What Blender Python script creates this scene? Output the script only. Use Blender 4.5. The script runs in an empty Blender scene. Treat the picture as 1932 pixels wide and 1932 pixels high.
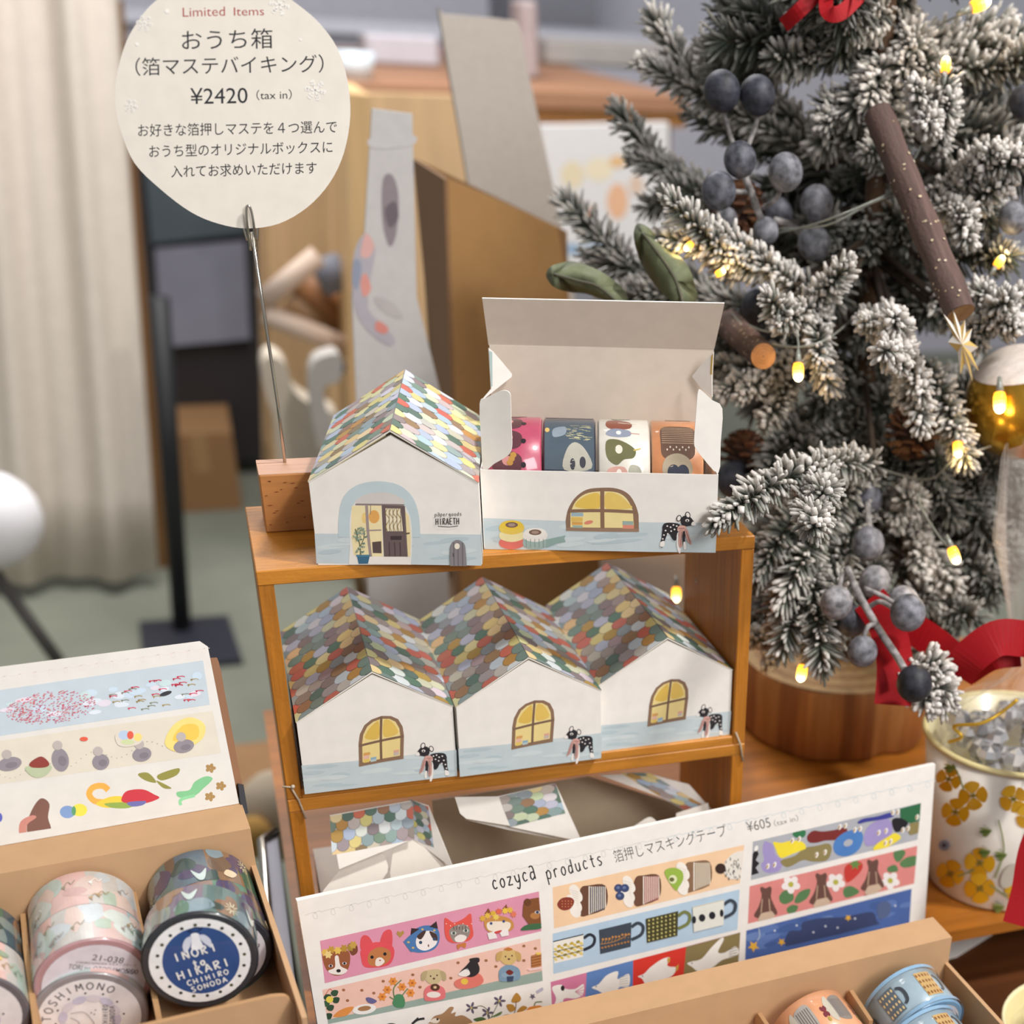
import bpy, math, random
import numpy as np
from mathutils import Vector, Matrix, Euler
sc = bpy.context.scene
COL = sc.collection
random.seed(7)
# ------------------------------------------------------------------ camera
F, PPX, PPY = 2623.54, 507.86, 563.61
CPOS = Vector((-0.0057, -0.6487, 0.4840))
CROT = Euler((1.0426, -0.0582, -0.3679))
cam = bpy.data.cameras.new('camera'); co = bpy.data.objects.new('camera', cam); COL.objects.link(co)
co.location = CPOS; co.rotation_euler = CROT
cam.sensor_width = 36; cam.lens = F/1932*36
cam.shift_x = -PPX/1932; cam.shift_y = PPY/1932
cam.clip_start = .01; cam.clip_end = 60
cam.dof.use_dof = True; cam.dof.focus_distance = .665; cam.dof.aperture_fstop = cam.lens/7.0
sc.camera = co
# ------------------------------------------------------------------ view, world, lights
sc.view_settings.view_transform = 'Standard'; sc.view_settings.look = 'None'
sc.view_settings.gamma = 1; sc.view_settings.use_curve_mapping = False
sc.view_settings.exposure = 0.12
w = bpy.data.worlds.new('shop_air'); sc.world = w; w.use_nodes = True
w.node_tree.nodes['Background'].inputs[0].default_value = (.97, .98, 1, 1)
w.node_tree.nodes['Background'].inputs[1].default_value = .30
def area(name, loc, target, size, power, color):
    l = bpy.data.lights.new(name, 'AREA'); l.energy = power; l.size = size; l.color = color
    o = bpy.data.objects.new(name, l); COL.objects.link(o); o.location = loc
    o.rotation_euler = (Vector(target)-Vector(loc)).to_track_quat('-Z', 'Y').to_euler(); return o
area('ceiling_spot', (1.0, -.62, 1.75), (.2, .05, .15), .14, 24, (1, .965, .925))
area('fill_light', (.75, -1.7, 1.35), (.1, .1, .15), .8, 24, (1, .98, .96))  # added unseen fill from behind the camera, brightens the box fronts
area('fill_light', (0.2, 2.0, 1.95), (0.0, 2.6, 0), 1.4, 70, (1, .98, .97))  # added unseen light, brightens the shop behind
# ------------------------------------------------------------------ helpers
_R = CROT.to_matrix()
def ray(x, y): return _R @ Vector(((x-966-PPX)/F, -(y-966-PPY)/F, -1))
def atd(x, y, k): return CPOS + ray(x, y)*k
def atz(x, y, z): d = ray(x, y); return CPOS + d*((z-CPOS.z)/d.z)
def aty(x, y, Y): d = ray(x, y); return CPOS + d*((Y-CPOS.y)/d.y)
def onp(x, y, P0, N):
    d = ray(x, y); return CPOS + d*((Vector(P0)-CPOS).dot(N)/d.dot(N))
def pix(P):
    q = _R.transposed() @ (Vector(P)-CPOS); return 966+PPX+F*q.x/-q.z, 966+PPY-F*q.y/-q.z, -q.z
def lin(c): return c/12.92 if c <= .04045 else ((c+.055)/1.055)**2.4
def H(h):
    if not isinstance(h, str): return tuple(h)
    h = h.lstrip('#'); return tuple(lin(int(h[i:i+2], 16)/255) for i in (0, 2, 4))
MATS = {}
def mat(name, color=None, rough=.6, metal=0, coat=0, noise=0, nscale=60, bump=0, bscale=200, emit=None, estr=0, alpha=1, trans=0, spec=.5, sss=0, grain=None, ior=1.45):
    """procedural material; colour None reads the printed colour attribute 'Col'"""
    if name in MATS: return MATS[name]
    m = bpy.data.materials.new(name); m.use_nodes = True; nt = m.node_tree; N = nt.nodes; L = nt.links
    b = N['Principled BSDF']
    b.inputs['Roughness'].default_value = rough; b.inputs['Metallic'].default_value = metal
    b.inputs['Coat Weight'].default_value = coat; b.inputs['Coat Roughness'].default_value = .08
    b.inputs['Specular IOR Level'].default_value = spec; b.inputs['IOR'].default_value = ior
    b.inputs['Transmission Weight'].default_value = trans; b.inputs['Alpha'].default_value = alpha
    if color is None:
        a = N.new('ShaderNodeAttribute'); a.attribute_name = 'Col'; out = a.outputs['Color']
    else:
        r = N.new('ShaderNodeRGB'); r.outputs[0].default_value = (*H(color), 1); out = r.outputs[0]
    tc = N.new('ShaderNodeTexCoord')
    def tex(kind, scale, st=(1, 1, 1), **kw):
        mp = N.new('ShaderNodeMapping'); mp.inputs['Scale'].default_value = st; L.new(tc.outputs['Object'], mp.inputs['Vector'])
        t = N.new(kind); t.inputs['Scale'].default_value = scale
        for k, v in kw.items(): t.inputs[k].default_value = v
        L.new(mp.outputs[0], t.inputs['Vector']); return t
    def modulate(src, fac, lo, hi):
        r = N.new('ShaderNodeMapRange'); r.inputs['From Min'].default_value = .3; r.inputs['From Max'].default_value = .7
        r.inputs['To Min'].default_value = lo; r.inputs['To Max'].default_value = hi; L.new(fac, r.inputs['Value'])
        x = N.new('ShaderNodeMix'); x.data_type = 'RGBA'; x.blend_type = 'MULTIPLY'; x.inputs['Factor'].default_value = 1
        L.new(src, x.inputs['A']); L.new(r.outputs[0], x.inputs['B']); return x.outputs['Result']
    if noise: out = modulate(out, tex('ShaderNodeTexNoise', nscale, Detail=4).outputs['Fac'], 1-noise, 1+noise*.35)
    if grain:
        st, amt = grain
        g = tex('ShaderNodeTexNoise', 1, st, Detail=6, Roughness=.65); out = modulate(out, g.outputs['Fac'], 1-amt, 1+amt*.4)
        g2 = tex('ShaderNodeTexNoise', 1, tuple(s*.22 for s in st), Detail=2); out = modulate(out, g2.outputs['Fac'], 1-amt*.6, 1+amt*.3)
    L.new(out, b.inputs['Base Color'])
    if bump:
        bp = N.new('ShaderNodeBump'); bp.inputs['Strength'].default_value = bump; bp.inputs['Distance'].default_value = .001
        L.new(tex('ShaderNodeTexNoise', bscale, Detail=3).outputs['Fac'], bp.inputs['Height']); L.new(bp.outputs[0], b.inputs['Normal'])
    if emit:
        b.inputs['Emission Color'].default_value = (*H(emit), 1); b.inputs['Emission Strength'].default_value = estr
    if sss:
        b.inputs['Subsurface Weight'].default_value = sss; b.inputs['Subsurface Radius'].default_value = (.004, .003, .002)
    MATS[name] = m; return m
PAPER = mat('printed_card', rough=.62, noise=.05, nscale=120)
FILM = mat('printed_tape_in_film', rough=.35, coat=.85, noise=.10, nscale=160, bump=.25, bscale=90)
KRAFT = mat('kraft_board', rough=.8, noise=.05, nscale=90)
PAINT = mat('painted_surface', rough=.55, noise=.06, nscale=25)
WOODS = mat('oiled_shelf_wood', '#cc8630', rough=.42, grain=((18, 300, 300), .32), bump=.15, bscale=400)
WOODV = mat('oiled_post_wood', '#c27c28', rough=.42, grain=((300, 300, 16), .34), bump=.15, bscale=400)
BEECH = mat('beech_block_wood', rough=.5, noise=.05, grain=((30, 500, 420), .16))
TWIG = mat('twig_skin', rough=.8, grain=((420, 420, 22), .45), bump=.5, bscale=500)
TABLE = mat('orange_table_wood', '#b06c26', rough=.4, grain=((7, 90, 90), .35))
PLY = mat('light_panel_wood', rough=.5, grain=((60, 60, 5), .14))
BARK = mat('twig_bark', rough=.85, noise=.35, nscale=150, bump=.9, bscale=260)
METAL = mat('bright_steel', '#cfc8bd', rough=.18, metal=1)
NEEDLE = mat('flocked_needles', rough=.85, noise=.12, nscale=400, bump=.4, bscale=900)
BERRY = mat('dusty_berry_skin', rough=.55, noise=.72, nscale=210, bump=.25, bscale=300)
CLOTH = mat('woven_cloth', rough=.9, noise=.05, nscale=30, bump=.3, bscale=700)
RIBBON = mat('red_satin_ribbon', '#9c0f18', rough=.55, spec=.25, bump=.2, bscale=1500)
BULB = mat('warm_bulb', rough=.2)
_a = next(n for n in BULB.node_tree.nodes if n.type == 'ATTRIBUTE'); _b = BULB.node_tree.nodes['Principled BSDF']
BULB.node_tree.links.new(_a.outputs['Color'], _b.inputs['Emission Color']); _b.inputs['Emission Strength'].default_value = 4.5
WIRE = mat('clear_wire', '#8d8f86', rough=.2, coat=.6)
CELLO = mat('clear_cellophane', '#fbefe6', rough=.12, alpha=.13, coat=1, bump=1, bscale=60)
CARPET = mat('green_grey_carpet', '#85887a', rough=.95, noise=.22, nscale=3, bump=.4, bscale=300)
ENAMEL = mat('painted_enamel', rough=.3, coat=.35, noise=.05, nscale=40)
MW = {}
class MB:
    """collects shapes (world coordinates, or local ones under .m) and links them as ONE mesh object"""
    def __init__(s, m=None): s.V = []; s.Fc = []; s.C = []; s.S = []; s.m = m
    def v(s, p):
        p = Vector(p); s.V.append(s.m @ p if s.m else p); return len(s.V)-1
    def f(s, idx, col, smooth=False): s.Fc.append(tuple(idx)); s.C.append(H(col)); s.S.append(smooth)
    def poly(s, pts, col, smooth=False): s.f([s.v(p) for p in pts], col, smooth)
    def hexa(s, p8, col, cols=None):
        i = [s.v(p) for p in p8]
        for k, q in enumerate(((3, 2, 1, 0), (4, 5, 6, 7), (0, 1, 5, 4), (1, 2, 6, 5), (2, 3, 7, 6), (3, 0, 4, 7))):
            s.f([i[a] for a in q], (cols or {}).get(k, col))
    def box(s, lo, hi, col, cols=None):
        (x, y, z), (X, Y, Z) = lo, hi
        s.hexa([(x, y, z), (X, y, z), (X, Y, z), (x, Y, z), (x, y, Z), (X, y, Z), (X, Y, Z), (x, Y, Z)], col, cols)
    def bevel_box(s, lo, hi, b, col):
        bm = MB(); (x, y, z), (X, Y, Z) = lo, hi
        P = {}
        for i, xx in enumerate((x, X)):
            for j, yy in enumerate((y, Y)):
                for k, zz in enumerate((z, Z)):
                    sx, sy, sz = (1, -1)[i]*b, (1, -1)[j]*b, (1, -1)[k]*b
                    P[i, j, k] = (s.v((xx, yy+sy, zz+sz)), s.v((xx+sx, yy, zz+sz)), s.v((xx+sx, yy+sy, zz)))
        R2 = ((0, 0), (1, 0), (1, 1), (0, 1))
        for i in (0, 1): s.f([P[i, a, c][0] for a, c in R2], col); s.f([P[a, i, c][1] for a, c in R2], col); s.f([P[a, c, i][2] for a, c in R2], col)
        for j in (0, 1):
            for k in (0, 1):
                s.f([P[0, j, k][1], P[1, j, k][1], P[1, j, k][2], P[0, j, k][2]], col)
                s.f([P[j, 0, k][0], P[j, 1, k][0], P[j, 1, k][2], P[j, 0, k][2]], col)
                s.f([P[j, k, 0][0], P[j, k, 1][0], P[j, k, 1][1], P[j, k, 0][1]], col)
                for i in (0, 1): s.f(P[i, j, k], col)
    def prism(s, pts, off, col, side=None):
        """a flat outline with thickness vector off"""
        a = [s.v(p) for p in pts]; b = [s.v(Vector(p)+Vector(off)) for p in pts]; n = len(pts)
        s.f(a, col); s.f(b[::-1], col)
        for i in range(n): s.f((a[i], b[i], b[(i+1) % n], a[(i+1) % n]), side or col)
    def tube(s, path, r, col, n=8, caps=True, smooth=True, col2=None):
        path = [Vector(p) for p in path]; rings = []
        up = None
        for i, p in enumerate(path):
            t = (path[min(i+1, len(path)-1)]-path[max(i-1, 0)])
            t = t.normalized() if t.length > 1e-9 else Vector((0, 0, 1))
            if up is None: up = t.orthogonal().normalized()
            up = (up-t*up.dot(t)); up = up.normalized() if up.length > 1e-6 else t.orthogonal().normalized()
            sd = t.cross(up); rr = r[i] if isinstance(r, (list, tuple)) else r
            rings.append([s.v(p+(up*math.cos(a)+sd*math.sin(a))*rr) for a in (2*math.pi*k/n for k in range(n))])
        for i in range(len(rings)-1):
            c = col2[i] if col2 else col
            for k in range(n): s.f((rings[i][k], rings[i][(k+1) % n], rings[i+1][(k+1) % n], rings[i+1][k]), c, smooth)
        if caps: s.f(rings[0][::-1], col); s.f(rings[-1], col)
    def lathe(s, prof, M, col, n=40, cols=None, smooth=True, a0=0, a1=2*math.pi):
        """prof (radius, height) about local z of matrix M"""
        full = abs(a1-a0-2*math.pi) < 1e-6; rings = []
        for (r, z) in prof: rings.append([s.v(M @ Vector((r*math.cos(a), r*math.sin(a), z))) for a in (a0+(a1-a0)*k/n for k in range(n if full else n+1))])
        for i in range(len(prof)-1):
            for k in range(n):
                q = (k+1) % n if full else k+1
                s.f((rings[i][k], rings[i][q], rings[i+1][q], rings[i+1][k]), cols[i] if cols else col, smooth)
        return rings
    def ball(s, c, r, col, n=16, sq=1.0, colf=None):
        rings = []
        for i in range(n//2+1):
            a = math.pi*i/(n//2)
            rings.append([s.v(Vector(c)+Vector((r*math.sin(a)*math.cos(2*math.pi*k/n), r*math.sin(a)*math.sin(2*math.pi*k/n), r*sq*math.cos(a)))) for k in range(n)])
        for i in range(n//2):
            for k in range(n):
                s.f((rings[i][k], rings[i+1][k], rings[i+1][(k+1) % n], rings[i][(k+1) % n]), colf(i, k) if colf else col, True)
    def build(s, name, m, parent=None, kind=None, at=None):
        V = s.V
        if parent is not None: M = MW[parent.name]
        else:
            if at is None:
                xs = [p.x for p in V]; ys = [p.y for p in V]; zs = [p.z for p in V]
                at = ((min(xs)+max(xs))/2, (min(ys)+max(ys))/2, min(zs))
            M = at if isinstance(at, Matrix) else Matrix.Translation(at)
        inv = M.inverted()
        me = bpy.data.meshes.new(name); me.from_pydata([inv @ p for p in V], [], s.Fc)
        ml = m if isinstance(m, (list, tuple)) else [m]
        for q in ml: me.materials.append(q)
        ca = me.color_attributes.new('Col', 'FLOAT_COLOR', 'CORNER')
        arr = np.ones((len(me.loops), 4), np.float32)
        tot = np.array([len(f) for f in s.Fc]); arr[:, :3] = np.repeat(np.array(s.C, np.float32), tot, axis=0)
        ca.data.foreach_set('color', arr.ravel())
        me.polygons.foreach_set('use_smooth', s.S)
        me.update(); me.validate(clean_customdata=False)
        o = bpy.data.objects.new(name, me); COL.objects.link(o)
        if parent is not None: o.parent = parent
        else: o.matrix_world = M
        if kind: o['kind'] = kind
        MW[o.name] = M
        return o
def tag(o, label, cat, group=None, kind=None):
    o['label'] = label; o['category'] = cat
    if group: o['group'] = group
    if kind: o['kind'] = kind
    return o
def thing(name, label, cat, loc=(0, 0, 0), rotz=0, group=None, M=None):
    o = bpy.data.objects.new(name, None); COL.objects.link(o); o.empty_display_size = .02
    M = M or Matrix.Translation(loc) @ Matrix.Rotation(rotz, 4, 'Z')
    o.matrix_world = M; MW[o.name] = M
    return tag(o, label, cat, group)
def dup(src, M, label, group=None):
    r = src.copy(); COL.objects.link(r); r.matrix_world = M; MW[r.name] = M; r['label'] = label
    if group: r['group'] = group
    for ch in list(src.children):
        c = ch.copy(); COL.objects.link(c); c.parent = r; MW[c.name] = M
        for g in list(ch.children):
            d = g.copy(); COL.objects.link(d); d.parent = c; MW[d.name] = M
    return r
def part_label(o, label): o['label'] = label; return o
# ------------------------------------------------------------------ flat printing
def ell(cx, cy, rx, ry=None, rot=0, n=18):
    ry = rx if ry is None else ry; a = math.radians(rot); c, s = math.cos(a), math.sin(a)
    return [(cx+c*rx*math.cos(t)-s*ry*math.sin(t), cy+s*rx*math.cos(t)+c*ry*math.sin(t)) for t in (2*math.pi*k/n for k in range(n))]
def smooth(pts, sub=5, closed=True):
    n = len(pts); out = []
    for i in range(n if closed else n-1):
        if closed: p0, p1, p2, p3 = (pts[(i+j-1) % n] for j in range(4))
        else: p0, p1, p2, p3 = (pts[max(0, min(n-1, i+j-1))] for j in range(4))
        for k in range(sub):
            t = k/sub
            out.append(tuple(.5*(2*b+(c-a)*t+(2*a-5*b+4*c-d)*t*t+(-a+3*b-3*c+d)*t**3) for a, b, c, d in zip(p0, p1, p2, p3)))
    if not closed: out.append(tuple(pts[-1]))
    return out
def star(cx, cy, r1, r2, n, rot=0):
    return [(cx+(r1 if k % 2 == 0 else r2)*math.cos(math.radians(rot)+math.pi*k/n), cy+(r1 if k % 2 == 0 else r2)*math.sin(math.radians(rot)+math.pi*k/n)) for k in range(2*n)]
_TX = {}
def text2d(s, off=0, shear=0):
    key = (s, off, shear)
    if key in _TX: return _TX[key]
    cu = bpy.data.curves.new('t', 'FONT'); cu.body = s; cu.resolution_u = 3; cu.offset = off; cu.shear = shear
    o = bpy.data.objects.new('t', cu); COL.objects.link(o)
    dg = bpy.context.evaluated_depsgraph_get(); dg.update()
    me = bpy.data.meshes.new_from_object(o.evaluated_get(dg))
    V = [(p.co.x, p.co.y) for p in me.vertices]; Fc = [tuple(p.vertices) for p in me.polygons]
    bpy.data.objects.remove(o); bpy.data.curves.remove(cu); bpy.data.meshes.remove(me)
    _TX[key] = (V, Fc); return V, Fc
def cut(pts, nx, ny, d):
    """the part of a flat outline where nx*x + ny*y <= d"""
    out = []
    for i, p in enumerate(pts):
        q = pts[i-1]; a = nx*q[0]+ny*q[1]-d; b = nx*p[0]+ny*p[1]-d
        if (a > 0) != (b > 0): t = a/(a-b); out.append((q[0]+(p[0]-q[0])*t, q[1]+(p[1]-q[1])*t))
        if b <= 0: out.append(p)
    return out
class Art:
    """draws flat shapes on a surface: fn(x, y, lift) gives the 3D point, z is the layer counter"""
    def __init__(s, mb, fn, eps=5e-6): s.mb = mb; s.fn = fn; s.z = 1; s.eps = eps; s.o = (0, 0, 1)
    def at(s, x0, y0, sc_): s.o = (x0, y0, sc_); return s
    def P(s, p, z=None): return s.fn(s.o[0]+p[0]/s.o[2], s.o[1]+p[1]/s.o[2], (s.z if z is None else z)*s.eps)
    clip = None      # convex outline nothing is drawn beyond
    bend = None      # (axis, step): cut shapes into narrow strips so that they follow a curved surface
    def emit(s, pts, col):
        if s.clip:
            c = s.clip; ar = sum(c[i-1][0]*c[i][1]-c[i][0]*c[i-1][1] for i in range(len(c)))
            for i in range(len(c)):
                (x0, y0), (x1, y1) = c[i-1], c[i]; nx, ny = ((y1-y0), -(x1-x0)) if ar > 0 else (-(y1-y0), x1-x0)
                pts = cut(pts, nx, ny, nx*x0+ny*y0)
                if len(pts) < 3: return
        if s.bend:
            ax, st = s.bend; lo = min(p[ax] for p in pts); hi = max(p[ax] for p in pts); n = max(1, math.ceil((hi-lo)/st))
            for k in range(n):
                e0, e1 = lo+(hi-lo)*k/n, lo+(hi-lo)*(k+1)/n; u = (1, 0) if ax == 0 else (0, 1)
                q = cut(cut(pts, u[0], u[1], e1), -u[0], -u[1], -e0) if n > 1 else pts
                if len(q) > 2: s.mb.poly([s.P(p) for p in q], col)
        else: s.mb.poly([s.P(p) for p in pts], col)
    def poly(s, pts, col, up=True):
        s.emit(pts, col)
        if up: s.z += 1
    def blob(s, pts, col, sub=4): s.poly(smooth(pts, sub), col)
    def ell(s, cx, cy, rx, ry=None, col='#000', rot=0, n=18): s.poly(ell(cx, cy, rx, ry, rot, n), col)
    def line(s, pts, wd, col, sm=True, up=True):
        if sm and len(pts) > 2: pts = smooth(pts, 5, False)
        L = []; Rr = []
        for i, p in enumerate(pts):
            a = pts[max(0, i-1)]; b = pts[min(len(pts)-1, i+1)]; dx, dy = b[0]-a[0], b[1]-a[1]; d = math.hypot(dx, dy) or 1
            L.append((p[0]-dy/d*wd/2, p[1]+dx/d*wd/2)); Rr.append((p[0]+dy/d*wd/2, p[1]-dx/d*wd/2))
        if s.clip:
            for i in range(len(pts)-1): s.emit([L[i], Rr[i], Rr[i+1], L[i+1]], col)
        else:
            vl = [s.mb.v(s.P(p)) for p in L]; vr = [s.mb.v(s.P(p)) for p in Rr]
            for i in range(len(pts)-1): s.mb.f((vl[i], vr[i], vr[i+1], vl[i+1]), col)
        if up: s.z += 1
    def text(s, t, a, b, h, col, off=0, shear=0):
        """t set so that its box runs along the baseline a-b and stands h high"""
        V, Fc = text2d(t, off, shear)
        xs = [p[0] for p in V]; ys = [p[1] for p in V]; x0, x1, y0, y1 = min(xs), max(xs), min(ys), max(ys)
        ux, uy = (b[0]-a[0]), (b[1]-a[1]); d = math.hypot(ux, uy); nx, ny = uy/d, -ux/d
        idx = []
        for (x, y) in V:
            k = (x-x0)/(x1-x0); g = (y-y0)/(y1-y0)*h
            idx.append(s.mb.v(s.P((a[0]+ux*k+nx*g, a[1]+uy*k+ny*g))))
        for f in Fc: s.mb.f([idx[i] for i in f], col)
        s.z += 1
def plane_fn(P0, N, toward=True):
    N = Vector(N).normalized(); P0 = Vector(P0)
    if N.dot(CPOS-P0) < 0: N = -N
    return lambda x, y, l: onp(x, y, P0, N)+N*l
GLY = {  # hand-lettered strokes in a 1 x 1 box, y up
 'C': [[(.9, .85), (.55, 1), (.15, .75), (.1, .3), (.45, 0), (.9, .12)]], 'H': [[(.1, 0), (.1, 1)], [(.85, 0), (.85, 1)], [(.1, .5), (.85, .5)]],
 'I': [[(.5, 0), (.5, 1)]], 'R': [[(.15, 0), (.15, 1)], [(.15, .95), (.7, .98), (.8, .7), (.2, .45)], [(.35, .45), (.85, 0)]],
 'O': [[(.5, 1), (.1, .7), (.12, .25), (.5, 0), (.88, .3), (.88, .72), (.5, 1)]], 'S': [[(.8, .88), (.45, 1), (.15, .75), (.5, .52), (.8, .28), (.5, 0), (.1, .12)]],
 'N': [[(.1, 0), (.12, 1)], [(.12, 1), (.85, 0)], [(.85, 0), (.88, 1)]], 'D': [[(.15, 0), (.15, 1)], [(.15, 1), (.7, .9), (.9, .5), (.65, .05), (.15, 0)]],
 'A': [[(.05, 0), (.5, 1)], [(.5, 1), (.95, 0)], [(.25, .35), (.75, .35)]], 'K': [[(.15, 0), (.15, 1)], [(.8, 1), (.15, .45)], [(.35, .6), (.85, 0)]],
 'T': [[(.05, .97), (.95, .97)], [(.5, .97), (.5, 0)]], 'M': [[(.05, 0), (.15, 1)], [(.15, 1), (.5, .35)], [(.5, .35), (.85, 1)], [(.85, 1), (.95, 0)]],
 'E': [[(.85, .97), (.15, .97)], [(.15, .97), (.15, .02)], [(.15, .02), (.85, .02)], [(.15, .52), (.7, .52)]], 'F': [[(.15, 0), (.15, 1)], [(.15, .97), (.85, .97)], [(.15, .55), (.7, .55)]], 't': [[(.5, .9), (.5, .1), (.75, .05)], [(.2, .6), (.85, .6)]],
 'o': [[(.5, .62), (.2, .4), (.25, .1), (.55, 0), (.82, .25), (.75, .55), (.5, .62)]], 'c': [[(.8, .52), (.5, .63), (.2, .35), (.35, .04), (.8, .1)]],
 'z': [[(.15, .6), (.8, .6)], [(.8, .6), (.15, .03)], [(.15, .03), (.85, .02)]], 'y': [[(.15, .6), (.25, .2), (.55, .1), (.8, .3)], [(.82, .62), (.75, .0), (.45, -.38), (.15, -.25)]],
 'a': [[(.2, .9), (.6, .95), (.82, .75), (.82, 0)], [(.8, .5), (.35, .5), (.15, .2), (.4, 0), (.8, .2)]], 'p': [[(.2, .6), (.15, -.4)], [(.2, .45), (.55, .65), (.85, .4), (.65, .05), (.2, .1)]],
 'r': [[(.25, .6), (.25, 0)], [(.25, .4), (.5, .62), (.8, .55)]], 'd': [[(.8, 1), (.75, 0)], [(.75, .5), (.35, .55), (.15, .2), (.4, 0), (.75, .2)]],
 'u': [[(.2, .6), (.2, .15), (.5, 0), (.78, .25)], [(.78, .6), (.78, 0)]], 's': [[(.78, .58), (.45, .62), (.25, .45), (.7, .2), (.45, 0), (.15, .06)]],
 'g': [[(.75, .5), (.4, .6), (.2, .3), (.45, .05), (.75, .3)], [(.78, .6), (.75, -.2), (.3, -.35)]], 'e': [[(.2, .3), (.75, .38), (.5, .62), (.2, .35), (.4, 0), (.8, .1)]],
 'n': [[(.2, .6), (.2, 0)], [(.2, .4), (.55, .62), (.78, .4), (.78, 0)]], 'h': [[(.2, 1), (.2, 0)], [(.2, .4), (.55, .6), (.8, .4), (.8, 0)]]}
def letter(art, s, a, b, h, wd, col, fill=.72):
    """hand lettering along a-b, cap height h"""
    n = len(s); ux, uy = (b[0]-a[0]), (b[1]-a[1]); d = math.hypot(ux, uy); ux, uy = ux/d, uy/d; cw = d/n
    for i, ch in enumerate(s):
        for st in GLY.get(ch, ()):
            art.line([(a[0]+ux*cw*(i+x*fill)+uy*h*y, a[1]+uy*cw*(i+x*fill)-ux*h*y) for x, y in st], wd, col, up=False)
    art.z += 1
# ------------------------------------------------------------------ the room and the display tables
def struct(name, mb, m): o = mb.build(name, m); o['kind'] = 'structure'; return o
b = MB(); b.box((-4, -3, -.86), (5, 6.2, -.8), '#85887a'); struct('floor', b, CARPET)
b = MB(); b.box((-4, 6.2, -.8), (5, 6.3, 2.2), '#e6e6f0'); struct('wall_back', b, PAINT)
b = MB(); b.box((-4.1, -3, -.8), (-4, 6.2, 2.2), '#cfc9c2'); struct('wall_left', b, PAINT)
b = MB(); b.box((1.3, 5.6, -.8), (1.62, 6.2, 2.2), '#8c8c94'); struct('wall_pillar', b, PAINT)
t = thing('display_table', 'orange wooden table top under the tiered shelf, log stump and flowered bucket', 'table', (.5, .15, -.0548))
b = MB(); b.box((-.005, -.048, -.008), (1.1, .36, 0), '#b06a24'); b.build('table_top', TABLE, t)
for x in (.03, 1.06):
    for y in (0, .32): b = MB(); b.box((x-.02, y-.02, -.0548), (x+.02, y+.02, -.008), '#8a5522'); b.build('leg', TABLE, t)
t = thing('counter', 'low dark wooden counter under the table, carrying the kraft tape boxes', 'counter', (.4, -.25, -.8))
b = MB(); b.prism([(-.30, -.55, -.075), (1.15, -.55, -.075), (1.15, .36, -.075), (.012, .36, -.075), (.012, -.055, -.075), (-.30, -.055, -.075)], (0, 0, .02), '#7d4a22'); b.build('counter_top', mat('dark_table_wood', '#5e3416', rough=.5, grain=((7, 90, 90), .35)), t)
b = MB(); b.box((.03, -.53, -.8), (1.13, .34, -.075), '#3a2a22'); b.build('cabinet_body', PAINT, t)
t = thing('rear_table', 'wooden table holding the kraft carton behind the shelf', 'table', (.6, .7, -.8))
b = MB(); b.box((.10, .385, -.025), (.50, 1.05, 0), '#7a5a38'); b.build('table_top', PLY, t)
for x in (.14, .46):
    for y in (.42, 1.01): b = MB(); b.box((x-.02, y-.02, -.8), (x+.02, y+.02, -.025), '#9a7444'); b.build('leg', PLY, t)
# ------------------------------------------------------------------ the tiered wooden shelf: two tied crates
W, HT, HM, TB, DS = .245, .24318, .12159, .0072, .0946
def crate(z0, z1, name, label):
    t = thing(name, label, 'shelf', (W/2, DS/2, z0), group='stacked wooden crates')
    b = MB(); b.bevel_box((0, 0, z1-TB), (W, DS, z1), .0005, '#c8862f'); b.build('top_board', WOODS, t)
    b = MB(); b.bevel_box((TB, .0002, z0), (W-TB, DS, z0+.0052), .0005, '#c8862f'); b.build('bottom_board', WOODS, t)
    for x in (0, W-TB): b = MB(); b.bevel_box((x, .0004, z0), (x+TB, DS, z1-TB), .0005, '#c4832f'); b.build('side_panel', WOODV, t)
    return t
crate(HM, HT, 'wooden_crate', 'upper orange wooden crate of the shelf, three closed house boxes inside')
crate(0, HM, 'wooden_crate', 'lower orange wooden crate of the shelf, opened house boxes inside')
for x, nm in ((.0045, 'left'), (W-.004, 'right')):
    b = MB(); b.tube([(x-.002, -.0006, HM+.008), (x+.001, -.0012, HM), (x+.003, -.0008, HM-.011)], .0006, '#b9a78f', 6)
    if nm == 'left':
        b.ball((x-.001, -.0016, HM+.0085), .0011, '#c9bba8', 8); b.tube([(x-.001, -.0014, HM+.008), (x-.006, -.001, HM+.009)], .0005, '#b9a78f', 6)
    tag(b.build('string_tie', CLOTH), 'pale string knot tying the two crates at the left post' if nm == 'left' else 'dark thin string tying the two crates at the right post', 'string')
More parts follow.
